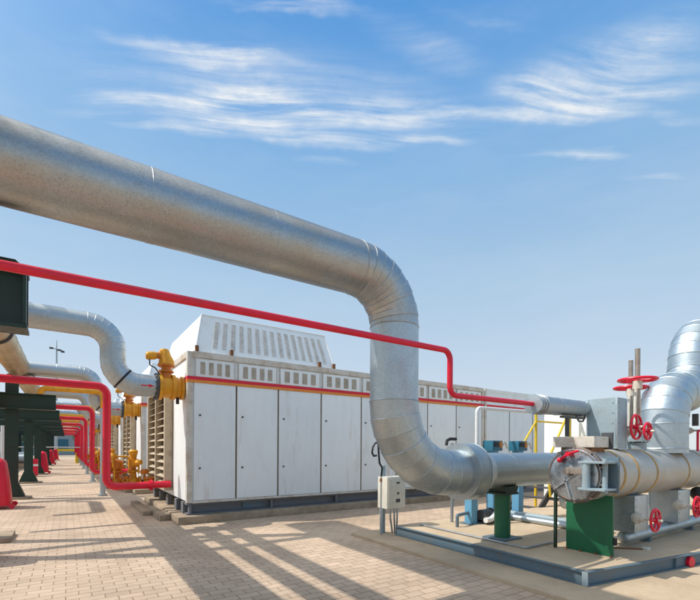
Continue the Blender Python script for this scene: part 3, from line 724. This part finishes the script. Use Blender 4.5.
insulation_box(8.02, 8.5, 2.62, 3.02, .44, .955, 'grey sheet metal box under the vessel at the far right', 'galv_row')
# closure pad on the vessel above the door
t = thing('junction_tray', 'weathered beige box on the vessel top above the round end door', 'box', (5.55, 2.9, 1.6))
MB().box((5.47, 2.66, VZ + VR + .02), (5.85, 3.2, 1.765), .008).build('casing', M['trim'], t)
MB().box((5.5, 2.70, VZ + VR - .05), (5.82, 3.1, VZ + VR + .019)).build('base', M['rust'], t)
MB().box((5.86, 2.62, 1.6), (5.89, 2.76, 1.82), .004).build('fin', M['dark_grey'], t)

# rising-stem gate valves
def stem_valve(x, y, label, R=.245):
    t = thing('gate_valve', label, 'valve', (x, y, 1.6), 'rising stem gate valves')
    b = MB(); b.tube([(x, y, 1.58), (x, y, 1.70), (x, y, 1.72), (x, y, 1.95)], [.12, .12, .09, .075], 18); b.flange((x, y, 1.74), (0, 0, 1), .16, .04, 8); b.build('bonnet', M['pale_blue_grey'], t)
    k = MB()
    for s in (-1, 1): k.tube([(x + s * .07, y, 1.9), (x + s * .075, y, 2.3), (x + s * .04, y, 2.56)], .022, 10)
    k.cyl((x, y, 2.52), (x, y, 2.64), .065, seg=16); k.build('yoke', M['cabinet'], t)
    s = MB(); s.cyl((x, y, 1.9), (x, y, 3.13), .036, seg=14); s.build('stem', M['stem'], t)
    w = MB(); w.disc_wheel((x, y, 2.66), (0, 0, 1), R, .022, 5); w.build('handwheel', M['red'], t)
    return t
stem_valve(7.17, 2.86, 'nearer gate valve with tall stem and flat red handwheel above the vessel')
stem_valve(8.02, 3.30, 'gate valve with slightly shorter looking stem and red handwheel set behind its twin')
# horizontal-stem hand valves
def hand_valve(x, y, z, R, label, back=.35, body=True, mat='red'):
    t = thing('hand_valve', label, 'valve', (x, y + back, z), 'red handwheel valves')
    s = MB(); s.cyl((x, y - .08, z), (x, y + back, z), .018, seg=12); s.tube([(x, y + back * .45, z), (x, y + back * .55, z), (x, y + back, z)], [.03, .055, .06], 14); s.flange((x, y + back * .8, z), (0, 1, 0), .085, .03, 6, .009); s.build('stem', M['cabinet'], t)
    w = MB(); w.disc_wheel((x, y, z), (0, 1, 0), R, .017, 5); w.build('handwheel', M[mat], t)
    return t
hand_valve(6.64, 2.66, 1.92, .17, 'larger upright red handwheel beside the tall blue grey box', .3)
hand_valve(6.75, 2.56, 1.86, .115, 'small upright red handwheel between tall box and right elbow', .34)
hand_valve(6.50, 2.37, .66, .145, 'upright red handwheel on the grey box nearest the green plate', .27)
hand_valve(7.90, 2.34, .74, .15, 'upright red handwheel on the grey box at the far right', .29)
hand_valve(8.85, 2.5, 1.93, .14, 'red handwheel by the right elbow at the picture edge', .4)
t = thing('impulse_tube', 'thin rusty tube with bracket standing right of the big elbow', 'tube', (8.75, 2.6, 1.6))
MB().tube(fillet([(8.72, 2.58, 1.58), (8.72, 2.58, 1.92), (9.1, 2.58, 1.92)], .04, 5), .018, 10).build('tube', M['red'], t)
MB().box((8.62, 2.55, 2.0), (8.67, 2.63, 2.2), .006).build('bracket', M['dark_grey'], t)
t = thing('motor_valve', 'dark actuated valve beside the lower red handwheel at the right edge', 'valve', (8.9, 2.75, .9))
m = MB(); m.sphere((8.9, 2.62, .86), .12); m.cyl((8.9, 2.62, .5), (8.9, 2.62, .86), .07, seg=14); m.build('casing', M['black'], t)
MB().flange((8.9, 2.62, .62), (0, 0, 1), .13, .04, 8).build('flange', M['galv_row'], t)

# S-bend pipe rising off the vessel on the right
t = thing('insulated_pipe', 'bright galvanised double elbow pipe rising off the vessel at the right edge', 'pipe', (8.08, VY, 1.6))
Q = [V((8.08, VY, 1.55)), V((8.08, VY, 2.58)), V((9.32, VY, 2.58)), V((9.32, VY, 3.72)), V((15, VY, 3.72))]
R2 = .345
B1 = arc(Q[0], Q[1], Q[2], .56, 6); B2 = arc(Q[1], Q[2], Q[3], .56, 6); B3 = arc(Q[2], Q[3], Q[4], .62, 7)
m = MB(); m.tube([Q[0], B1[0]], R2, 56); m.bead((8.08, VY, 1.62), (0, 0, 1), R2, .012, 56); m.build('riser', M['galv_new'], t)
for a in (B1, B2, B3): MB().gores(a, R2, 56, .004).build('elbow', M['galv_new'], t)
m = MB(); m.tube([B1[-1], B2[0]], R2, 56); m.build('cross_run', M['galv_new'], t)
m = MB(); m.tube([B2[-1], B3[0]], R2, 56); m.build('upper_riser', M['galv_new'], t)
m = MB(); cladding(m, B3[-1], Q[4], R2, 1.2, .6); m.build('overhead_run', M['galv_new'], t)

# ------------------------------------------------------------------ electrical box on a post
bx_, by_ = 4.86, 5.95
t = thing('control_box', 'beige electrical control box on a pale post at the skid corner', 'control box', (bx_, by_, .05))
MB().box((bx_ - .22, by_ - .22, .53), (bx_ + .20, by_ + .05, 1.09), .012).build('casing', M['cabinet'], t)
m = MB(); m.box((bx_ - .20, by_ - .232, .55), (bx_ + .18, by_ - .221, 1.07), .004); dr = m.build('door', M['cabinet'], t)
MB().box((bx_ - .02, by_ - .240, .97), (bx_ + .05, by_ - .2335, 1.0)).build('name_plate', M['dark_grey'], dr); MB().box((bx_ - .03, by_ - .240, .64), (bx_ + .06, by_ - .2335, .70)).build('switch', M['dark_grey'], dr)
MB().cyl((bx_ + .015, by_ - .25, .80), (bx_ + .015, by_ - .233, .80), .018, seg=12).build('button', M['dark_grey'], dr)
MB().box((bx_ - .11, by_ - .01 + .065, .05), (bx_ - .04, by_ + .13, 1.28), .004).build('post', M['pale_blue_grey'], t)
for i, dx in enumerate((-.03, .06, .13)):
    m = MB(); m.tube(fillet([(bx_ + dx, by_ - .08, .54), (bx_ + dx, by_ - .08, .34), (bx_ + dx * .6 + .06, by_ - .05, .06)], .1, 6), .017, 10); m.build('conduit', M['galv_small'], t)
t = thing('cable_stake', 'thin grey stake with a loop of black cable left of the control box', 'stake', (4.62, 5.98, 0))
MB().cyl((4.64, 5.9, .05), (4.64, 5.9, 1.12), .016, seg=10).build('stake', M['galv_small'], t)
MB().box((4.62, 5.88, 1.0), (4.67, 5.92, 1.06)).build('clip', M['rust'], t)
m = MB(); m.tube([(4.64, 5.90, 1.10), (4.65, 5.89, 1.25), (4.60, 5.9, 1.33), (4.585, 5.9, 1.45), (4.575, 5.9, 1.56), (4.57, 5.9, 1.66), (4.55, 5.9, 1.70), (4.50, 5.9, 1.69), (4.45, 5.9, 1.62), (4.43, 5.9, 1.52), (4.47, 5.9, 1.46), (4.53, 5.9, 1.47)], .018, 8); m.build('cable_loop', M['black'], t)

# ------------------------------------------------------------------ blue metering posts behind the pipe
def meter(x, y, label, head):
    t = thing('metering_post', label, 'meter post', (x, y, .21), 'blue metering posts on the skid')
    MB().box((x - .08, y - .08, .21), (x + .08, y + .08, 1.558 if head else 1.2), .006).build('post', M['sky_blue'], t)
    MB().box((x - .16, y - .14, .209), (x + .16, y + .14, .228)).build('base_plate', M['blue_grey'], t)
    if head:
        h = MB(); h.box((x - .15, y - .12, 1.56), (x + .15, y + .12, 1.76), .02); hh = h.build('meter_head', M['teal'], t)
        MB().box((x - .12, y - .132, 1.64), (x + .02, y - .121, 1.73), .006).build('dial', M['black'], hh)
        MB().box((x + .05, y - .132, 1.62), (x + .12, y - .121, 1.74), .004).build('tag_plate', M['orange'], hh)
        m = MB(); m.cyl((x + .18, y, 1.7), (x + .30, y, 1.7), .05, seg=14); m.tube(fillet([(x + .3, y, 1.7), (x + .38, y, 1.76), (x + .46, y, 1.6)], .05, 5), .02, 8); m.build('cable_gland', M['cabinet'], hh)
    return t
meter(6.2, 5.2, 'short pale blue post on the deck left of the green pipe stand', False)
meter(6.88, 5.25, 'blue metering post with teal head left of the white bent pipe foot', True)
meter(7.62, 5.2, 'blue metering post with teal head nearest the yellow stairs', True)
t = thing('lever_valve', 'small black lever valve peeping above the big pipe collar', 'valve', (6.02, 5.5, .21))
MB().cyl((6.02, 5.5, .21), (6.02, 5.5, 1.7), .03, seg=10).build('pipe', M['galv_small'], t)
m = MB(); m.tube([(5.86, 5.5, 1.66), (5.88, 5.5, 1.75), (5.96, 5.5, 1.78), (6.12, 5.5, 1.78)], .03, 10); m.build('lever', M['black'], t)
t = thing('bent_pipe', 'white thin pipe rising behind the big pipe and bending right', 'pipe', (6.55, 5.4, .2))
MB().tube(fillet([(6.62, 5.42, .22), (6.62, 5.42, 2.40), (9.4, 5.42, 2.42)], .10, 8), .035, 14).build('pipe_run', M['white_pipe'], t)
t = thing('hose', 'pale curved hose hanging beside the green pipe stand', 'hose', (6.6, 4.95, .21))
MB().tube(fillet([(6.5, 4.95, 1.1), (6.72, 4.95, .9), (6.74, 4.95, .5), (6.45, 4.95, .3), (6.3, 4.95, .3)], .14, 7), .05, 14).build('hose_run', M['white_pipe'], t)
t = thing('pipe_bracket', 'low grey steel hoop on the deck left of the pale blue post', 'bracket', (5.8, 5.3, .21))
MB().tube(fillet([(5.72, 5.1, .21), (5.72, 5.1, .42), (6.12, 5.2, .42)], .03, 5), .03, 10).build('hoop', M['blue_grey'], t)
t = thing('pump', 'small dark pump between the pale blue post and green stand', 'pump', (6.5, 5.1, .21))
m = MB(); m.cyl((6.34, 5.1, .36), (6.62, 5.1, .36), .11, seg=20); m.flange((6.62, 5.1, .36), (1, 0, 0), .13, .03, 6); m.box((6.34, 5.0, .21), (6.62, 5.2, .28)); m.build('casing', M['dark_grey'], t)
for i, (x, z, r, lab) in enumerate(((7.45, .30, .055, 'upper pale blue pipe lying low behind the green pipe stand'), (7.2, .27, .06, 'thicker grey pipe lying low behind the green pipe stand'))):
    t = thing('floor_pipe', lab, 'pipe', (x, 4, .21), 'low pipes along the deck')
    MB().tube([(x, 5.6, z), (x, 3.35, z)], r, 16).build('pipe_run', M['pale_blue_grey' if i == 0 else 'galv_row'], t)
    MB().flange((x, 3.42, z), (0, 1, 0), r + .04, .03, 6, .01).build('flange', M['black'], t)
    m = MB()
    for y in (3.7, 5.2): m.box((x - .06, y - .03, .209), (x + .06, y + .03, z - r * .8))
    m.build('foot', M['dark_grey'], t)

# ------------------------------------------------------------------ yellow stairs and white cabinet
t = thing('access_stairs', 'yellow railed steel stairs with black stringers behind the vessel door', 'stairs', (9.2, 5.75, 0))
X0, X1, SZ = 9.2, 10.5, 1.25
for y in (5.76, 6.56):
    MB().beam((X0, y, .05), (X1, y, SZ), .05, .16).build('stringer', M['black'], t)
for i in range(5):
    f = (i + .7) / 5.4; x = X0 + (X1 - X0) * f; z = SZ * f; MB().box((x - .12, 5.79, z), (x + .12, 6.53, z + .03)).build('tread', M['dark_grey'], t)
MB().box((X1, 5.73, SZ - .03), (12.2, 6.59, SZ + .03)).build('platform', M['rail_yellow'], t)
for y in (5.70, 6.62):
    m = MB(); m.tube([(X0 + .15, y, .15), (X0 + .15, y, 1.12), (X1, y, SZ + 1.1), (12.2, y, SZ + 1.1)] if y > 6 else [(X0 + .45, y, .45), (X0 + .3, y, 1.28), (X1 - .1, y, SZ + 1.22), (X1, y, SZ + 1.25)], .028, 10)
    m.build('handrail', M['rail_yellow'], t)
    MB().beam((X1, y, SZ + 1.55), (12.2, y, SZ + 1.55), .06, .09).build('top_rail', M['rail_yellow'], t)
    for x in (X1, 12.2): MB().cyl((x, y, 0), (x, y, SZ + 1.55), .035, seg=10).build('rail_post', M['rail_yellow'], t)
MB().beam((X1 - .4, 5.68, .55), (X1, 5.68, .55), .04, .22).build('brace', M['rail_yellow'], t)
t = thing('white_cabinet', 'bright white cabinet behind the yellow stair rail', 'cabinet', (12.9, 6.5, 0))
MB().box((12.5, 5.9, .1), (13.6, 7.6, 2.72), .015).build('casing', M['container'], t)
MB().box((12.47, 5.88, 2.72), (13.63, 7.62, 2.78), .006).build('roof', M['rail_yellow'], t)
MB().box((12.55, 5.95, .0), (13.55, 7.55, .098)).build('base', M['dark_grey'], t)

# ------------------------------------------------------------------ red covered fire trolleys, hydrant cabinet
def make_trolley(x, y, label):
    t = thing('fire_trolley', label, 'fire trolley', (x, y, 0), 'red covered fire trolleys beside the rack posts')
    c = MB(); n = 20; prof = [(.10, 1.0, 1.0), (.13, 1.02, 1.02), (.5, .90, .92), (.9, .74, .78), (1.16, .62, .66), (1.23, .52, .56), (1.30, .1, .12)]
    rings = []
    for z, sx, sy in prof:
        rings.append([c.bm.verts.new((x + .30 * sx * math.copysign(abs(math.cos(2 * PI * i / n)) ** .38, math.cos(2 * PI * i / n)) * (1 + .02 * math.sin(i * 5 + z * 3)), y + .38 * sy * math.copysign(abs(math.sin(2 * PI * i / n)) ** .38, math.sin(2 * PI * i / n)), z)) for i in range(n)])
    for a, b in zip(rings, rings[1:]):
        for i in range(n): c.bm.faces.new((a[i], a[(i + 1) % n], b[(i + 1) % n], b[i]))
    c.bm.faces.new(rings[-1]); c.bm.faces.new(rings[0][::-1]); c.build('cover', M['red'], t, 60)
    f = MB(); f.tube([(x - .3, y - .36, .1), (x + .34, y - .36, .1), (x + .38, y - .36, .06)], .022, 8); f.build('frame', M['red'], t); f = MB(); f.tube([(x - .3, y + .36, .1), (x + .34, y + .36, .1)], .022, 8); f.build('frame', M['red'], t)
    for s in (-1, 1):
        w = MB(); w.tube([(x + .33, y + s * .36 - .02, .065), (x + .33, y + s * .36 + .02, .065)], .062, 14); w.build('wheel', M['red'], t)
    return t
tl = ['red covered fire trolley at the left picture edge before the first green post', 'red covered fire trolley beyond the second green post', 'small red covered fire trolley further along the row of posts', 'tiny farthest red covered fire trolley near the walkway end', 'red covered fire trolley just outside the left edge in front']
tr0 = make_trolley(-1.50, 14.0, tl[0])
for i, (x, y) in enumerate(((-1.22, 30.5), (-1.22, 44.5), (-1.15, 58.0), (-1.35, 7.75))): copy_thing(tr0, (x, y, 0), tl[i + 1])
t = thing('hydrant_cabinet', 'red hydrant box with a white band behind the second green post', 'hydrant box', (-1.5, 27.6, 0))
MB().box((-1.75, 27.4, .05), (-1.3, 27.8, .92), .03).build('casing', M['red'], t)
MB().box((-1.757, 27.393, .55), (-1.293, 27.807, .66)).build('white_band', M['white_pipe'], t)
MB().box((-1.65, 27.45, 0), (-1.4, 27.75, .05)).build('foot', M['dark_grey'], t)

# ------------------------------------------------------------------ far end
t = thing('barrier_rail', 'thin white rail across the far walkway at eye height', 'rail', (0, 37, 0))
MB().cyl((-2.9, 37, 1.53), (3.4, 37, 1.53), .03, seg=10).build('rail', M['white_pipe'], t)
for x in (-2.9, 1.95): MB().cyl((x, 37, 0), (x, 37, 1.53), .04, seg=10).build('post', M['white_pipe'], t)
t = thing('swing_gate', 'yellow swing gate closing the far end of the walkway', 'gate', (0, 66, 0))
MB().box((-1.2, 65.95, .95), (1.2, 66.05, 1.25)).build('boom', M['rail_yellow'], t)
for x in (-1.1, 1.1): MB().box((x - .12, 65.88, 0), (x + .12, 66.12, 1.3)).build('post', M['rail_yellow'], t)
t = thing('bollard', 'small yellow bollard at the right side of the far walkway', 'bollard', (.72, 47.5, 0))
MB().tube([(.72, 47.5, 0), (.72, 47.5, .9), (.72, 47.5, 1.0)], [.14, .13, .05], 14).build('post', M['rail_yellow'], t)
t = thing('far_building', 'low grey green building beyond the end of the walkway', 'building', (-3, 96, 0))
MB().box((-16, 94, 0), (9, 104, 4.2)).build('wall', M['pale_blue_grey'], t)
MB().box((-16.5, 93.5, 4.2), (9.5, 104.5, 4.6)).build('roof', M['dark_grey'], t)
for i in range(9): MB().box((-15 + i * 2.7, 93.93, 1.2), (-13.4 + i * 2.7, 93.99, 2.9)).build('window', M['teal'], t)
def bush(name, x, y, rx, h, label, n=900):
    t = thing(name, label, 'tree', (x, y, 0), 'trees beyond the walkway end')
    MB().tube([(x, y, 0), (x + .1, y, h * .4), (x, y, h * .75)], [.2, .14, .05], 10).build('trunk', M['rust'], t)
    m = MB()
    lobes = [(random.uniform(-.6, .6) * rx, random.uniform(-.6, .6) * rx, h * random.uniform(.4, .82), rx * random.uniform(.4, .65)) for _ in range(9)]
    for _ in range(n):
        l = random.choice(lobes); d = V((random.gauss(0, 1), random.gauss(0, 1), random.gauss(0, .8))).normalized() * l[3] * random.uniform(.55, 1.05)
        c = V((x + l[0], y + l[1], l[2])) + d; s = random.uniform(.10, .24)
        a = V((random.gauss(0, 1), random.gauss(0, 1), random.gauss(0, 1))).normalized(); b = a.orthogonal().normalized()
        m.bm.faces.new([m.bm.verts.new(c + q) for q in (a * s, b * s * .6, -a * s, -b * s * .6)])
    m.build('crown', M['foliage'], t)
bush('tree', -5.0, 88, 3.0, 6.0, 'bushy tree left of the walkway end'); bush('tree', 2.6, 86, 2.2, 5.2, 'smaller bushy tree right of the walkway end'); bush('tree', -10, 90, 3.2, 6.5, 'broad tree far left beyond the rack posts')
# high-mast lamp
lx, ly, lh = -1.55, 82.0, 17.2
t = thing('lamp_mast', 'tall floodlight mast far away above the pipes', 'lamp', (lx, ly, 0))
MB().tube([(lx, ly, 0), (lx, ly, lh - 1), (lx, ly, lh + 1.4)], [.22, .12, .04], 12).build('mast', M['galv_small'], t)
MB().beam((lx - .9, ly, lh + .1), (lx + .9, ly, lh - .25), .1, .08).build('crossarm', M['dark_grey'], t)
for dx, dz in ((-.7, .05), (.35, -.15), (.8, -.35)): MB().box((lx + dx - .26, ly - .2, lh + dz - .14), (lx + dx + .26, ly + .2, lh + dz + .1), .03).build('floodlight', M['dark_grey'], t)
# things seen between the left posts
for i, (x, y) in enumerate(((-3.3, 33.0), (-3.0, 48.0), (-4.6, 44.0))):
    t = thing('marker_post', ['white marker post seen left of the first green post', 'thin white marker post seen right of the first green post', 'white marker post deep between the rack posts'][i], 'post', (x, y, 0), 'white posts behind the rack')
    MB().cyl((x, y, 0), (x, y, 3.3), .09, seg=12).build('post', M['white_pipe'], t)
    MB().box((x - .2, y - .2, 0), (x + .2, y + .2, .12)).build('foot', M['concrete'], t)
for i, (x, y) in enumerate(((-3.1, 38.0), (-3.6, 52.0))):
    t = thing('motor_pump', ['grey motor pump on a block seen between the first two green posts', 'grey motor pump further back among the rack posts'][i], 'pump', (x, y, 0), 'motor pumps behind the rack')
    m = MB(); m.cyl((x - .5, y, .7), (x + .5, y, .7), .32, seg=20); m.sphere((x + .5, y, .7), .3, (.5, 1, 1)); m.build('motor', M['galv_row'], t)
    MB().box((x - .7, y - .4, 0), (x + .7, y + .4, .38), .02).build('block', M['concrete'], t)
t = thing('brick_store', 'low brown store building behind the rack posts on the left', 'building', (-9, 45, 0))
MB().box((-12, 34, 0), (-5.2, 70, 3.2)).build('wall', M['rust'], t)
MB().box((-12.3, 33.7, 3.2), (-4.9, 70.3, 3.45)).build('roof', M['galv_row'], t)
for i in range(6): MB().box((-5.19, 36 + i * 5.5, .1), (-5.12, 38.2 + i * 5.5, 2.5)).build('door', M['container'], t)

# ------------------------------------------------------------------ world: Nishita sky with cirrus streaks
SUN = V((-.70, .33, 1.0)).normalized()
elev = math.asin(SUN.z); azim = math.atan2(SUN.x, SUN.y)
w = bpy.data.worlds.new('World'); scene.world = w; w.use_nodes = True; nt = w.node_tree
bg = nt.nodes['Background']
sky = nt.nodes.new('ShaderNodeTexSky'); sky.sky_type = 'NISHITA'; sky.sun_disc = False
sky.sun_elevation = elev; sky.sun_rotation = azim % (2 * PI); sky.altitude = 100; sky.air_density = 1.0; sky.dust_density = .5; sky.ozone_density = 1.6
bg.inputs['Strength'].default_value = .15
tc = nt.nodes.new('ShaderNodeTexCoord'); sep = nt.nodes.new('ShaderNodeSeparateXYZ'); L(nt, tc.outputs['Generated'], sep.inputs[0])
az = math_n(nt, 'ARCTAN2', sep.outputs['X'], sep.outputs['Y']); el = math_n(nt, 'ARCSINE', sep.outputs['Z'])
cmb = nt.nodes.new('ShaderNodeCombineXYZ'); L(nt, az, cmb.inputs[0]); L(nt, el, cmb.inputs[1])
ae = cmb.outputs[0]
# wobble so that the streaks fray
w1 = noise(nt, ae, 3, 6, .55); wob = nt.nodes.new('ShaderNodeVectorMath'); wob.operation = 'MULTIPLY_ADD'
sub = nt.nodes.new('ShaderNodeVectorMath'); sub.operation = 'SUBTRACT'; L(nt, w1.outputs['Color'], sub.inputs[0]); sub.inputs[1].default_value = (.5, .5, .5)
zc = math_n(nt, 'MAXIMUM', sep.outputs['Z'], .06)
plane = nt.nodes.new('ShaderNodeCombineXYZ'); L(nt, math_n(nt, 'DIVIDE', sep.outputs['X'], zc), plane.inputs[0]); L(nt, math_n(nt, 'DIVIDE', sep.outputs['Y'], zc), plane.inputs[1])
cp = plane.outputs[0]                      # the flat layer the cirrus lies in
L(nt, cp, w1.inputs['Vector'])
L(nt, sub.outputs[0], wob.inputs[0]); wob.inputs[1].default_value = (.16, .16, 0); L(nt, cp, wob.inputs[2])
aw = wob.outputs[0]
def sky_ae(px, py):
    d = view_dir(px, py); return d.x / d.z, d.y / d.z
streaks = [  # x0,y0,x1,y1 (photo), half thickness, amount
    (25, 70, 530, 130, 34, .5), (45, 88, 330, 108, 10, .75), (60, 112, 410, 146, 10, .95), (90, 28, 300, 70, 8, .8), (130, 52, 280, 74, 6, .5), (150, 100, 380, 112, 14, .5),
    (490, 88, 720, 72, 34, .75), (495, 72, 590, 100, 15, .8), (530, 108, 720, 88, 10, .6), (380, 102, 720, 122, 8, .7), (300, 108, 480, 118, 12, .5), (560, 70, 720, 20, 22, .4),
    (190, -2, 365, 20, 9, .85), (515, 151, 625, 161, 4, .6), (350, 137, 475, 143, 5, .55), (290, 158, 350, 165, 3, .3), (350, 22, 500, 70, 16, .28), (610, 178, 700, 182, 4, .3), (420, 16, 540, 24, 6, .22)]
tot = None
for (xa, ya, xb, yb, th, am) in streaks:
    a, b = V((*sky_ae(xa, ya), 0)), V((*sky_ae(xb, yb), 0)); mid = (a + b) / 2; d = b - a
    p1, p2 = V((*sky_ae((xa + xb) / 2, (ya + yb) / 2 - th), 0)), V((*sky_ae((xa + xb) / 2, (ya + yb) / 2 + th), 0))
    hth = abs((p2 - p1).cross(d.normalized()).z) / 2
    mp = nt.nodes.new('ShaderNodeMapping'); mp.vector_type = 'TEXTURE'
    mp.inputs['Location'].default_value = mid; mp.inputs['Rotation'].default_value = (0, 0, math.atan2(d.y, d.x)); mp.inputs['Scale'].default_value = (d.length / 2 * 1.2, hth * 1.75, 1)
    L(nt, aw, mp.inputs['Vector'])
    ln = nt.nodes.new('ShaderNodeVectorMath'); ln.operation = 'LENGTH'; L(nt, mp.outputs[0], ln.inputs[0])
    mr = nt.nodes.new('ShaderNodeMapRange'); mr.interpolation_type = 'SMOOTHSTEP'; L(nt, ln.outputs['Value'], mr.inputs['Value'])
    for i, v in ((1, 0.05), (2, 1.0), (3, am), (4, 0.0)): mr.inputs[i].default_value = v
    tot = mr.outputs[0] if tot is None else math_n(nt, 'ADD', tot, mr.outputs[0])
w2 = noise(nt, cp, 1.1, 1.0, .4); s2 = nt.nodes.new('ShaderNodeVectorMath'); s2.operation = 'SUBTRACT'; L(nt, w2.outputs['Color'], s2.inputs[0]); s2.inputs[1].default_value = (.5, .5, .5)
f2 = nt.nodes.new('ShaderNodeVectorMath'); f2.operation = 'MULTIPLY_ADD'; L(nt, s2.outputs[0], f2.inputs[0]); f2.inputs[1].default_value = (.35, .35, 0); L(nt, cp, f2.inputs[2]); fw = f2.outputs[0]
fa, fb = V((*sky_ae(80, 92), 0)), V((*sky_ae(640, 100), 0)); fdir = (fb - fa).normalized(); fnor = V((-fdir.y, fdir.x, 0))
def dotn(v):
    n = nt.nodes.new('ShaderNodeVectorMath'); n.operation = 'DOT_PRODUCT'; L(nt, fw, n.inputs[0]); n.inputs[1].default_value = v; return n.outputs['Value']
rotm = nt.nodes.new('ShaderNodeCombineXYZ'); L(nt, dotn(fdir * .9), rotm.inputs[0]); L(nt, dotn(fnor * 8.0), rotm.inputs[1])
fib = noise(nt, rotm.outputs[0], 2.4, 8, .62, 0)
fine = noise(nt, cp, 14, 8, .68)
fm = ramp(nt, fib.outputs['Fac'], [(.36, (.08, .08, .08)), (.66, (1.35, 1.35, 1.35))])
ff = ramp(nt, fine.outputs['Fac'], [(.3, (.65, .65, .65)), (.7, (1.1, 1.1, 1.1))])
cl = math_n(nt, 'MULTIPLY', math_n(nt, 'MULTIPLY', tot, fm.outputs['Color']), ff.outputs['Color'])
cl = math_n(nt, 'MULTIPLY', math_n(nt, 'MULTIPLY', cl, .86, clamp=True), .93)
veil = ramp(nt, noise(nt, mapping(nt, ae, (1.6, 6, 1)), 2.0, 6, .6).outputs['Fac'], [(.45, (0, 0, 0)), (.75, (.16, .16, .16))])
cl = math_n(nt, 'MAXIMUM', cl, math_n(nt, 'MULTIPLY', veil.outputs['Color'], .5))
CLOUD = (2.9, 3.0, 3.06)
# haze: pale low down, deep blue higher, whitened above the frame as added fill
def lin(v): return tuple(((q / 255 + .055) / 1.055) ** 2.4 for q in v)
hz = math_n(nt, 'DIVIDE', el, PI / 2, clamp=True)
hr = ramp(nt, hz, [(0, lin((211, 220, 227))), (.11, lin((193, 209, 224))), (.22, lin((174, 202, 225))), (.29, lin((157, 192, 224))), (.36, lin((140, 184, 224))), (.43, lin((118, 172, 224))), (.52, lin((84, 152, 218))), (.60, lin((150, 186, 220))), (.72, lin((236, 238, 238)))])
hm = nt.nodes.new('ShaderNodeVectorMath'); hm.operation = 'SCALE'; L(nt, hr.outputs['Color'], hm.inputs[0]); hm.inputs['Scale'].default_value = 3.33
base = mixc(nt, .92, sky.outputs['Color'], hm.outputs[0])
gl = nt.nodes.new('ShaderNodeVectorMath'); gl.operation = 'DOT_PRODUCT'; L(nt, tc.outputs['Generated'], gl.inputs[0]); gl.inputs[1].default_value = SUN
glow = math_n(nt, 'MULTIPLY', math_n(nt, 'POWER', math_n(nt, 'MAXIMUM', gl.outputs['Value'], 0), 12), 9.0)
gv = nt.nodes.new('ShaderNodeVectorMath'); gv.operation = 'SCALE'; gv.inputs[0].default_value = (1, .97, .92); L(nt, glow, gv.inputs['Scale'])
ga = nt.nodes.new('ShaderNodeVectorMath'); ga.operation = 'ADD'; L(nt, base, ga.inputs[0]); L(nt, gv.outputs[0], ga.inputs[1])
c = mixc(nt, cl, ga.outputs[0], CLOUD)
L(nt, c, bg.inputs['Color'])

sl = bpy.data.lights.new('sun', 'SUN'); sl.energy = 2.0; sl.angle = math.radians(.53); sl.color = (1, .94, .85)
so = bpy.data.objects.new('sun', sl); COL.objects.link(so); so.rotation_euler = (-SUN).to_track_quat('-Z', 'Y').to_euler(); so.location = (0, 0, 30)

scene.render.engine = 'CYCLES'
scene.view_settings.view_transform = 'Standard'; scene.view_settings.look = 'None'; scene.view_settings.exposure = 1.0; scene.view_settings.gamma = 1
